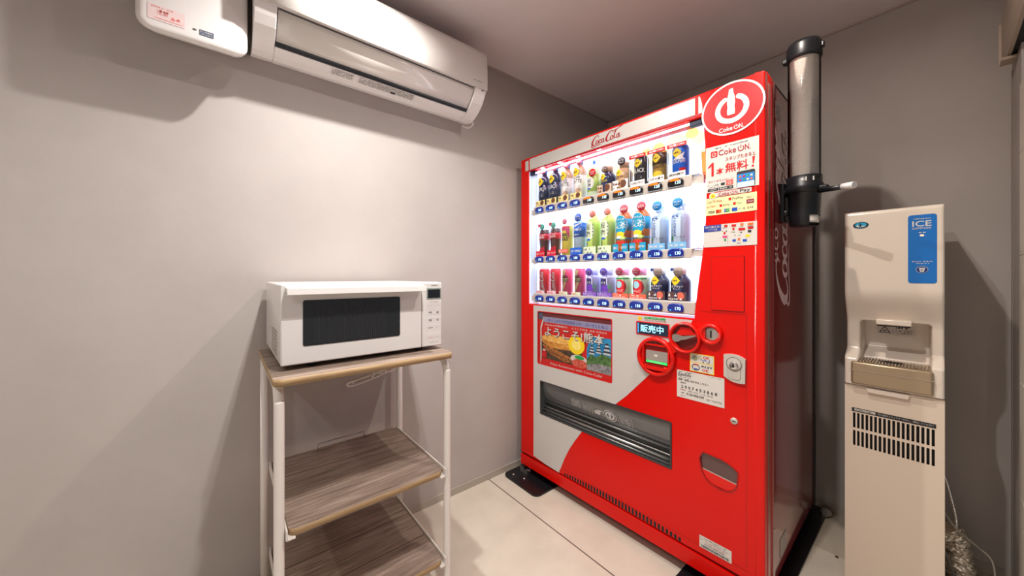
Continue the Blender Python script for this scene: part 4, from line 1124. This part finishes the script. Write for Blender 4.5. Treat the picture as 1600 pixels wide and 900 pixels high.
b.face([(L - ox, BKY, .752), (R_ - ox, BKY, .752), (R_ - ox, BKY, 1.388), (L - ox, BKY, 1.388)], cr)
bmesh.ops.recalc_face_normals(b.bm, faces=b.bm.faces[:])
b.build('upper_housing', im)
b = MB(); b.box(-.143 - ox, -.056 - ox, .026, .15, .976, .996, cr, .004); b.box(-.14 - ox, -.06 - ox, .030, .14, .972, .9765, dark); b.build('chute_lip', im)
b = MB(); IR = lambda a, bb, c=0.0: Vector((a - ox, .1515 - c, bb))
b.rect(IR, -.150, -.050, .928, .966, mat('warning_label', (214, 204, 194), .5), 0.002)
b.poly(IR, [(-.144, .936), (-.112, .936), (-.128, .962)], ink, .003); b.poly(IR, [(-.139, .939), (-.117, .939), (-.128, .957)], MATS['warning_label'], .0036); b.rect(IR, -.132, -.124, .942, .947, ink, .004)
b.micro(IR, -.10, -.06, .954, .008, ink, .003, 3); b.micro(IR, -.108, -.054, .944, .005, ink, .003, 4); b.micro(IR, -.108, -.054, .936, .005, ink, .003, 5)
b.build('warning_sticker', im)
tm = mat('tray_metal', (172, 152, 124), .3, .5)
b = MB(); b.box(-.204 - ox, -.008 - ox, -.012, .14, .757, .838, tm, .007, 3)
b.build('drip_tray', im); tray = im.children[-1]
b = MB(); gm = mat('tray_light', (186, 168, 146), .25, .6)
for i in range(24): b.box(-.198 - ox + i * .0079, -.1935 - ox + i * .0079, .004, .125, .838, .8425, gm, .001, 1)
b.slab(lambda a, bb, c=0.0: Vector((a - ox, bb, .8425 + c)), [(-.106 + .030 * math.cos(2 * PI * k / 20), .045 + .016 * math.sin(2 * PI * k / 20)) for k in range(20)], dark, 0, .001)
b.box(-.205 - ox, -.007 - ox, -.0135, .002, .806, .809, gm)
b.build('drip_grille', tray)
# lower cabinet with slots
b = MB()
slots = []
n = 18; s0, s1 = -.2022, -.0035; dw = (s1 - s0) / n
for i in range(n):
    for z0_, z1_ in ((.5235, .580), (.5885, .6455)):
        slots.append(rrect(s0 + i * dw + .0020, s0 + (i + 1) * dw - .0022, z0_, z1_, .0015, 2))
plate(b, rrect(L + .0005, R_ - .0, .0, .748, .002, 2), slots, cr2, lambda x, y, z: Vector((x - ox, .008 + z, y)), .006)
b.box(L - ox, L + .004 - ox, .012, .36, 0, .748, cr2); b.box(R_ - .004 - ox, R_ - ox, .012, .36, 0, .748, cr2); b.box(L - ox, R_ - ox, .356, .36, 0, .748, cr2); b.box(L - ox, R_ - ox, .012, .36, .744, .748, cr2)
b.build('lower_cabinet', im)
b = MB(); b.box(L + .006 - ox, R_ - .006 - ox, .022, .03, .49, .67, dark); b.build('grille_backing', im)
b = MB(); b.rect(IF, -.203, -.003, .650, .664, ink, -.0072); b.rect(IF, -.196, -.142, .654, .6615, stickw, -.0066); b.text(IF, 'お掃除のお願い', -.193, .6552, .046, .0052, ink, -.006); b.text(IF, '月に2回以上フィルターを外し、掃除してください', -.136, .6545, .128, .0062, stickw, -.0066); b.build('cleaning_notice', im)
b = MB(); b.slab(IF, [(-.165, .747), (-.06, .747), (-.064, .732), (-.160, .732)], cr, -.012, .004); b.build('pull_lip', im)
b = MB(); bl = mat('ice_blue', (0, 108, 190), .35)
b.slab(IF, rrect(-.0640, -.0013, 1.128, 1.3575, .008), bl, 0, .0012)
b.micro(IF, -.052, -.013, 1.342, .004, stickw, .0018, 5, .95); b.text(IF, 'ICE', -.0545, 1.318, .042, .019, stickw, .0018, .015); b.text(IF, 'DISPENSER', -.0545, 1.309, .042, .006, stickw, .0018)
b.rect(IF, -.040, -.034, 1.296, 1.299, stickw, .0018); b.rect(IF, -.031, -.025, 1.296, 1.299, stickw, .0018)
b.disc(IF, -.033, 1.288, .0048, .0032, mat('lamp_peach', (255, 190, 160), .3, emit=(255, 170, 130), es=1.0), .002, 16)
b.micro(IF, -.055, -.010, 1.199, .004, stickw, .0018, 6, .95); b.micro(IF, -.046, -.016, 1.193, .003, stickw, .0018, 7, .9)
b.disc(IF, -.033, 1.174, .0135, .0115, stickw, .0018, 26); b.disc(IF, -.033, 1.174, .0125, .0105, mat('ice_navy', (14, 50, 120), .4), .0024, 26)
b.slab(IF, [(-.040, 1.180), (-.026, 1.180), (-.029, 1.166), (-.037, 1.166)], stickw, .0024, .003); b.text(IF, '氷', -.0365, 1.169, .007, .008, MATS['ice_navy'], .0036)
b.build('control_panel', im)
b = MB(); b.disc(IF, -.1785, 1.3375, .0205, .0122, mat('logo_dark', (14, 46, 62), .4), .001, 30); b.disc(IF, -.1785, 1.3385, .0150, .0090, mat('logo_sky', (30, 156, 200), .4), .0016, 26)
b.poly(IF, [(-.1915, 1.335), (-.166, 1.335), (-.171, 1.331), (-.186, 1.331)], stickw, .0020); b.poly(IF, [(-.1825, 1.3320), (-.1775, 1.3320), (-.1765, 1.3400), (-.1790, 1.3455), (-.1820, 1.3440), (-.1815, 1.338)], MATS['logo_dark'], .0024)
b.poly(IF, [(-.190, 1.3345), (-.184, 1.3345), (-.187, 1.340)], stickw, .0022)
for i in range(5): b.disc(IF, -.1895 + i * .0055, 1.3288 - .0012 * (1 - abs(i - 2) / 2), .0011, .0009, stickw, .0020, 8)
b.build('logo_badge', im)

# hose, foil wrapped pipe and clear tube beside the dispenser
b = MB(); b.tube([(-.02, 2.21, .44), (.016, 2.17, .375), (.034, 2.14, .30), (.044, 2.12, .24), (.044, 2.12, .19)], lambda t: .0062 + .0010 * math.sin(t * 260), chrome, 12, 40)
tag(b.build('metal_hose'), 'thin flexible metal hose coming out behind the ice dispenser', 'hose')
b = MB(); rr = random.Random(3)
def fr(t): return .034 + .004 * math.sin(t * 13) + .0025 * math.sin(t * 61)
b.tube([(.020, 2.12, .195), (.046, 2.13, .15), (.052, 2.13, .08), (.062, 2.14, .02), (.075, 2.14, .003)], fr, mat('crumpled_foil', (232, 224, 208), .34, .75), 40, 22)
for v in b.bm.verts:
    v.co += Vector((rr.uniform(-1, 1), rr.uniform(-1, 1), rr.uniform(-1, 1))) * .0042
tag(b.build('foil_wrapped_pipe'), 'crumpled silver foil wrapped around a pipe on the floor beside the ice dispenser', 'pipe')
b = MB(); b.tube([(-.02, 2.10, .31), (.018, 2.08, .265), (.045, 2.07, .225), (.09, 2.08, .185), (.122, 2.08, .150), (.128, 2.08, .06), (.12, 2.08, .006)], .0026, mat('clear_tubing', (168, 160, 148), .2), 8, 8)
tag(b.build('drain_tube'), 'thin clear tube looping to the floor at right of the foil wrapped pipe', 'tube')
b = MB(); b.tube([(.0, 2.10, .14), (.02, 2.09, .11), (.035, 2.085, .06), (.05, 2.08, .006)], .005, mat('grey_cable', (110, 106, 98), .4), 8, 8)
tag(b.build('grey_cable'), 'grey cable hanging down in front of the foil wrapped pipe', 'cable')
b = MB(); b.lathe([(.006, 0), (.006, .003), (.0, .004)], mat('anchor_brown', (80, 60, 45), .5), (-.262, 1.938, 0), 12)
tag(b.build('floor_anchor'), 'tiny dark floor anchor between the vending machine and ice dispenser', 'anchor')

# ------------------------------------------------------------------ shelf cart
sx0, sx1, sy0, sy1 = -1.549, -1.112, .113, .614
cart = thing('shelf_cart', 'three tier shelf cart with white tube frame and oak look boards', 'shelf cart', ((sx0 + sx1) / 2, (sy0 + sy1) / 2, 0))
cx0, cy0 = (sx0 + sx1) / 2, (sy0 + sy1) / 2
for y in (sy0, sy1):
    yy = y - cy0
    b = MB(); b.tube([(sx1 - cx0, yy, .0), (sx1 - cx0, yy, .40), (sx1 - cx0, yy, .78), (sx1 - cx0 - .004, yy, .815), (sx1 - cx0 - .018, yy, .842), (sx1 - cx0 - .045, yy, .854), (0, yy, .855)], .0125, tube_white, 16, 8); b.build('leg', cart)
    b = MB(); b.tube([(sx0 - cx0, yy, .0), (sx0 - cx0, yy, .862)], .0125, tube_white, 16, smoothpath=False)
    b.tube([(sx0 - cx0, yy, .855), (0, yy, .855)], .0110, tube_white, 12, smoothpath=False); b.build('leg', cart)
    for x in (sx0, sx1):
        q = MB(); q.lathe([(.015, 0), (.016, .004), (.016, .022), (.014, .025)], mat('foot_cap', (215, 208, 200), .5), (x - cx0, yy, 0), 18); q.build('foot_cap', cart)
def board(x0, x1, y0, y1, z1, th, rad, name):
    b = MB(); P = rrect(x0 - cx0, x1 - cx0, y0 - cy0, y1 - cy0, rad, 6); k = len(P)
    A = [b.bm.verts.new((x, y, z1 - th)) for x, y in P]; T = [b.bm.verts.new((x, y, z1)) for x, y in P]
    f = b.bm.faces.new(T); f.material_index = b.mi(wood); f2 = b.bm.faces.new(A[::-1]); f2.material_index = b.mi(edge)
    for i in range(k):
        g = b.bm.faces.new((A[i], A[(i + 1) % k], T[(i + 1) % k], T[i])); g.material_index = b.mi(edge); g.smooth = True
    gm_ = mat('groove', (70, 56, 46), .7)
    for g in (1 / 3, 2 / 3) if name != 'tabletop' else (1 / 3, 2 / 3):
        xx = x0 - cx0 + (x1 - x0) * g; b.box(xx - .0011, xx + .0011, y0 - cy0 + .002, y1 - cy0 - .002, z1 - .0005, z1 + .0004, gm_)
    return b.build(name, cart)
board(-1.578, -1.083, .098, .626, .884, .020, .022, 'tabletop')
board(-1.555, -1.100, .134, .594, .471, .018, .022, 'middle_shelf')
board(-1.555, -1.100, .134, .594, .160, .018, .022, 'lower_shelf')
for z in (.471, .160):
    for y, d in ((.1285, 1), (.6005, -1)):
        b = MB(); b.box(-1.556 - cx0, -1.094 - cx0, y - cy0 - .0022, y - cy0 + .0022, z - .022, z + .006, whitemat, .0008)
        b.box(-1.556 - cx0, -1.094 - cx0, min(y, y + d * .02) - cy0, max(y, y + d * .02) - cy0, z - .022, z - .0185, whitemat); b.build('side_bracket', cart)
b = MB(); b.tube([(-1.53 - cx0, .282 - cy0, .470), (-1.53 - cx0, .282 - cy0, .500), (-1.53 - cx0, .454 - cy0, .500), (-1.53 - cx0, .454 - cy0, .470)], .0022, mat('wire_grey', (150, 150, 156), .3, .7), 8, smoothpath=False); b.build('wire_guard', cart)
for y, z in ((sy0 - .0125, .835), (sy0 - .0125, .17)):
    b = MB(); b.lathe([(.004, -.003), (.004, 0), (0, 0)], silver, (sx0 - cx0, y - cy0, z), 10, 'y'); b.build('screw', cart)

# cable loop hanging behind the table top
b = MB()
b.tube([(-1.46, .62, .868), (-1.45, .56, 0.765), (-1.44, .47, 0.758), (-1.43, .40, 0.750), (-1.43, .365, 0.742), (-1.43, .375, 0.730), (-1.435, .44, 0.738), (-1.44, .51, 0.756), (-1.445, .50, 0.766), (-1.44, .43, 0.756), (-1.435, .385, 0.744), (-1.44, .40, 0.735), (-1.45, .47, 0.745), (-1.45, .545, 0.762), (-1.45, .535, 0.773), (-1.45, .45, 0.763)], .0036, whitemat, 8, 8)
b.tube([(-1.442, .455, 0.742), (-1.43, .458, 0.752), (-1.438, .462, 0.766), (-1.45, .458, 0.758), (-1.442, .455, 0.742)], .0025, white, 6, 6)
tag(b.build('power_cord'), 'bundled white power cord hanging under the top board of the shelf cart', 'cord')

# ------------------------------------------------------------------ microwave
mx = thing('microwave_oven', 'white microwave oven with dark window on top of the shelf cart', 'microwave', (-1.37, .371, .884))
mX, mY, mZ = -1.37, .371, .884
xf = -1.162
b = MB(); b.box(-1.592 - mX, xf - .018 - mX, .122 - mY, .620 - mY, .898 - mZ, 1.130 - mZ, white, .006, 3)
b.build('casing', mx)
def MF(a, bb, c=0.0): return Vector((xf - mX + c, a - mY, bb - mZ))
b = MB(); b.box(xf - .016 - mX, xf - mX, .1215 - mY, .5415 - mY, .899 - mZ, 1.129 - mZ, white, .004, 3); b.build('door', mx); md = mx.children[-1]
b = MB(); b.slab(MF, rrect(.1755, .4620, .9495, 1.0825, .006), mat('window_black', (36, 37, 38), .12, coat=.8), 0, .0012)
mesh_m = mat('window_mesh', (50, 52, 53), .4)
for i in range(34): b.rect(MF, .205 + i * .0062, .2068 + i * .0062, .956, 1.076, mesh_m, .0016)
b.build('door_window', md)
hm_ = whitemat
b = MB(); b.prism([(xf - mX, 1.121 - mZ), (-1.122 - mX, 1.118 - mZ), (-1.120 - mX, 1.101 - mZ), (-1.128 - mX, 1.099 - mZ), (-1.135 - mX, 1.108 - mZ), (xf - mX, 1.110 - mZ)], .133 - mY, .540 - mY, 'y', white); b.build('handle', md)
b = MB(); b.box(xf - .016 - mX, xf - mX, .5430 - mY, .6200 - mY, .899 - mZ, 1.129 - mZ, white, .004, 3); b.build('control_panel', mx); mc = mx.children[-1]
b = MB(); b.slab(MF, rrect(.560, .6175, 1.068, 1.1085, .002), mat('display_frame', (150, 158, 150), .3), 0, .001); b.slab(MF, rrect(.5645, .613, 1.073, 1.1035, .002), mat('display_black', (24, 28, 34), .15, coat=.6), .0005, .0018); b.build('display', mc)
b = MB(); btn = mat('button_line', (186, 182, 176), .5); g2 = mat('print_grey', (96, 94, 92), .5)
b.micro(MF, .578, .603, 1.1165, .004, ink, .0008, 12, .95)
for zc, hh in ((1.0440, .012), (1.0210, .014), (.9910, .011), (.9645, .011), (.9305, .010)):
    for yc in (.5745, .6030):
        b.rect(MF, yc - .0125, yc + .0125, zc + hh * .62, zc + hh * .66, btn, .0006); b.rect(MF, yc - .0125, yc + .0125, zc - hh * .66, zc - hh * .62, btn, .0006)
        b.rect(MF, yc - .0129, yc - .0125, zc - hh * .66, zc + hh * .66, btn, .0006); b.rect(MF, yc + .0125, yc + .0129, zc - hh * .66, zc + hh * .66, btn, .0006)
for zc in (1.0425, .9635, .9285):
    b.text(MF, 'レンジ' if zc > 1 else ('あたため' if zc < .95 else '解凍'), .5660, zc, .017, .0045, printred if zc < .93 else g2, .0008); b.text(MF, 'オーブン' if zc > 1 else 'スタート', .5945, zc, .017, .0045, g2, .0008)
for zc in (1.0165, .9885):
    b.text(MF, '時間', .569, zc, .011, .008, g2, .0008, .01); b.text(MF, '温度' if zc > 1 else '切', .598, zc, .010, .0075, ink, .0008, .01)
b.micro(MF, .572, .605, 1.0575, .0022, g2, .0008, 13); b.micro(MF, .572, .608, .912, .0022, g2, .0008, 14)
b.build('button_markings', mc)
for x in (-1.20, -1.54):
    for y in (.205, .545):
        q = MB(); q.lathe([(.011, 0), (.0135, .004), (.0135, .014)], black, (x - mX, y - mY, 0), 16); q.build('foot', mx)
b = MB(); vg = mat('vent_grey', (176, 170, 164), .5)
MS = lambda a, bb, c=0.0: Vector((a - mX, .122 - mY - c, bb - mZ))
for i in range(9):
    for j in range(7): b.rect(MS, -1.40 + i * .017, -1.388 + i * .017, .915 + j * .011, .9215 + j * .011, vg, .0006)
b.build('side_vent', mx)

# ------------------------------------------------------------------ air conditioner
ac = thing('air_conditioner', 'long white wall mounted air conditioner under the ceiling', 'air conditioner', (X0, .53, 1.93))
aX, aY, aZ = X0, .53, 1.93
acm = mat('ac_white', (236, 230, 224), .16, coat=.4)
acw = mat('ac_satin', (232, 227, 224), .3)
full = [(.0, 1.966), (.04, 1.948), (.078, 1.938), (.110, 1.943), (.140, 1.955), (.165, 1.970), (.190, 1.990), (.208, 2.016), (.222, 2.040), (.230, 2.056), (.232, 2.10), (.228, 2.212), (.222, 2.226), (.200, 2.232), (.0, 2.232)]
full = [(x, z - aZ) for x, z in full]
b = MB()
for y0, y1 in ((.074, .137), (.922, .984)): b.prism(full, y0 - aY, y1 - aY, 'y', acw, False)
notch = [(.0, 1.966), (.04, 1.948), (.078, 1.938), (.110, 1.943), (.142, 1.956), (.110, 2.0), (.180, 2.058), (.229, 2.052), (.232, 2.10), (.228, 2.212), (.222, 2.226), (.200, 2.232), (.0, 2.232)]
notch = [(x, z - aZ) for x, z in notch]
b.prism(notch, .137 - aY, .922 - aY, 'y', acw, False)
b.build('body', ac)
bv = ac.children[-1].modifiers.new('soft_edges', 'BEVEL'); bv.width = .003; bv.segments = 2; bv.limit_method = 'ANGLE'; bv.angle_limit = math.radians(50)
b = MB(); b.prism([(.2325, 2.046 - aZ), (.2345, 2.050 - aZ), (.2350, 2.10 - aZ), (.2310, 2.212 - aZ), (.226, 2.228 - aZ), (.222, 2.228 - aZ), (.2285, 2.20 - aZ), (.2320, 2.10 - aZ)], .074 - aY, .984 - aY, 'y', acm, True); b.build('front_panel', ac)
b = MB()
fo = [(.148, 1.970), (.172, 1.988), (.192, 2.010), (.206, 2.032), (.213, 2.046)]; fi = [(x - .006, z + .004) for x, z in fo][::-1]
b.prism([(x, z - aZ) for x, z in fo + fi], .140 - aY, .919 - aY, 'y', acm, True); b.build('air_flap', ac)
b = MB(); b.prism([(.112, 2.0 - aZ), (.145, 1.958 - aZ), (.150, 1.964 - aZ), (.150, 2.03 - aZ)], .139 - aY, .920 - aY, 'y', mat('outlet_black', (14, 22, 34), .35)); b.build('outlet_dark', ac)
AB = lambda a, bb, c=0.0: Vector((.110 + (bb) * .032 / .038, a - aY, 1.943 - aZ + (bb) * .013 / .038 - .0006)) 
b = MB(); b.rect(AB, .318, .405, .002, .034, mat('ac_label', (222, 216, 210), .5)); b.rect(AB, .418, .66, .000, .036, MATS['ac_label'])
def AB2(a, bb, c=0.0): p = AB(a, bb); return p + Vector((.0004, 0, -.0008))
for k in range(4): b.micro(AB2, .324, .400, .004 + k * .0075, .0055, ink, 0, 120 + k, .85)
for k in range(5): b.micro(AB2, .425, .655, .002 + k * .0068, .0052, ink, 0, 130 + k, .85)
b.rect(AB2, .555, .575, .001, .012, ink)
b.build('spec_label', ac)
b = MB(); AFp = lambda a, bb, c=0.0: Vector((.2352, a - aY, bb - aZ)); b.micro(AFp, .905, .950, 2.072, .007, grey, 0, 140, .95); b.build('maker_mark', ac)
b = MB(); AR = lambda a, bb, c=0.0: Vector((.209 + (bb - 2.02) * .58 + .0012, a - aY, bb - aZ)); b.rect(AR, .935, .972, 2.018, 2.040, mat('ac_window', (196, 212, 236), .2)); b.rect(AR, .955, .972, 2.042, 2.046, ink); b.build('signal_window', ac)
b = MB(); b.tube([(.04, .43, .004), (.07, .452, -.010), (.11, .455, .0), (.10, .44, .006)], .0025, acw, 8, 6); b.build('drain_loop', ac)

bx = thing('white_wall_box', 'rounded white cover box on the wall at left of the air conditioner', 'box', (X0, -.067, 1.88))
b = MB()
plate(b, rrect(-.131, .128, -.012, .38, .036, 8), [], acw, lambda x, y, z: Vector((z, x, y + max(0, 1 - z / .165) * .075 * (1 if y < .2 else 0))), .165, .020, 4)
for f in b.bm.faces: f.smooth = True
b.build('cover', bx)
b = MB(); b.box(0, .12, .1285, .139, .09, .36, mat('gap_shadow', (70, 62, 56), .6)); b.build('gap_shade', bx)  # dark strip standing in for shade between box and air conditioner
BF = lambda a, bb, c=0.0: Vector((.1655 + c, a, bb + .004))
b = MB(); b.rect(BF, -.104, -.025, .018, .062, mat('pink_label', (232, 208, 206), .5), .0004)
sr = mat('soft_red', (226, 130, 122), .5)
b.text(BF, '注意', -.085, .036, .024, .014, sr, .001); b.micro(BF, -.055, -.028, .030, .012, sr, .001, 150, .9); b.micro(BF, -.10, -.05, .055, .004, sr, .001, 151, .7); b.rect(BF, -.09, -.03, .024, .0252, sr, .001); b.micro(BF, -.08, -.04, .044, .008, sr, .001, 152, .5)
b.build('caution_label', bx)
b = MB(); b.rect(BF, .008, .042, .016, .033, mat('slate_label', (96, 106, 122), .5), .0004); b.micro(BF, .010, .040, .026, .004, stickw, .001, 153); b.micro(BF, .010, .040, .019, .004, stickw, .001, 154); b.disc(BF, -.003, .027, .005, .0028, g2, .0006, 12); b.build('rating_label', bx)

# ------------------------------------------------------------------ lights
def lamp(x, y, power, size=.09, col=(1, .93, .84), spread=146):
    ld = bpy.data.lights.new('downlight_or_fill', 'AREA'); ld.shape = 'DISK'; ld.size = size; ld.energy = power; ld.color = col; ld.spread = math.radians(spread)
    o = bpy.data.objects.new('downlight_or_fill', ld); o.location = (x, y, ZC - .008); COL.objects.link(o)
    return o
LAMPS = [(-1.12, .38, 11.5, .03, (1, .97, .94)), (-.36, 1.10, 9, .03, (1, .90, .80), 172), (-.42, .42, 11.5, .03, (1, .965, .93)), (.6, -.7, 5, .08, (1, .95, .9)), (-.6, -1.0, 5, .08, (1, .96, .92))]  # last two are unseen fill lamps, added to raise the ambient light
for q_ in LAMPS: lamp(*q_)

w = bpy.data.worlds.new('room_air'); sc.world = w; w.use_nodes = True
w.node_tree.nodes['Background'].inputs[0].default_value = (.9, .92, 1, 1); w.node_tree.nodes['Background'].inputs[1].default_value = .15

# ------------------------------------------------------------------ camera
cam = bpy.data.cameras.new('camera'); co = bpy.data.objects.new('camera', cam); COL.objects.link(co)
co.location = (0, 0, 1.155); co.rotation_euler = (PI / 2, 0, math.atan2(.7723, .6353))
cam.sensor_width = 36; cam.lens = 547 / 1600 * 36; cam.shift_y = -20 / 1600; cam.clip_start = .02
sc.camera = co
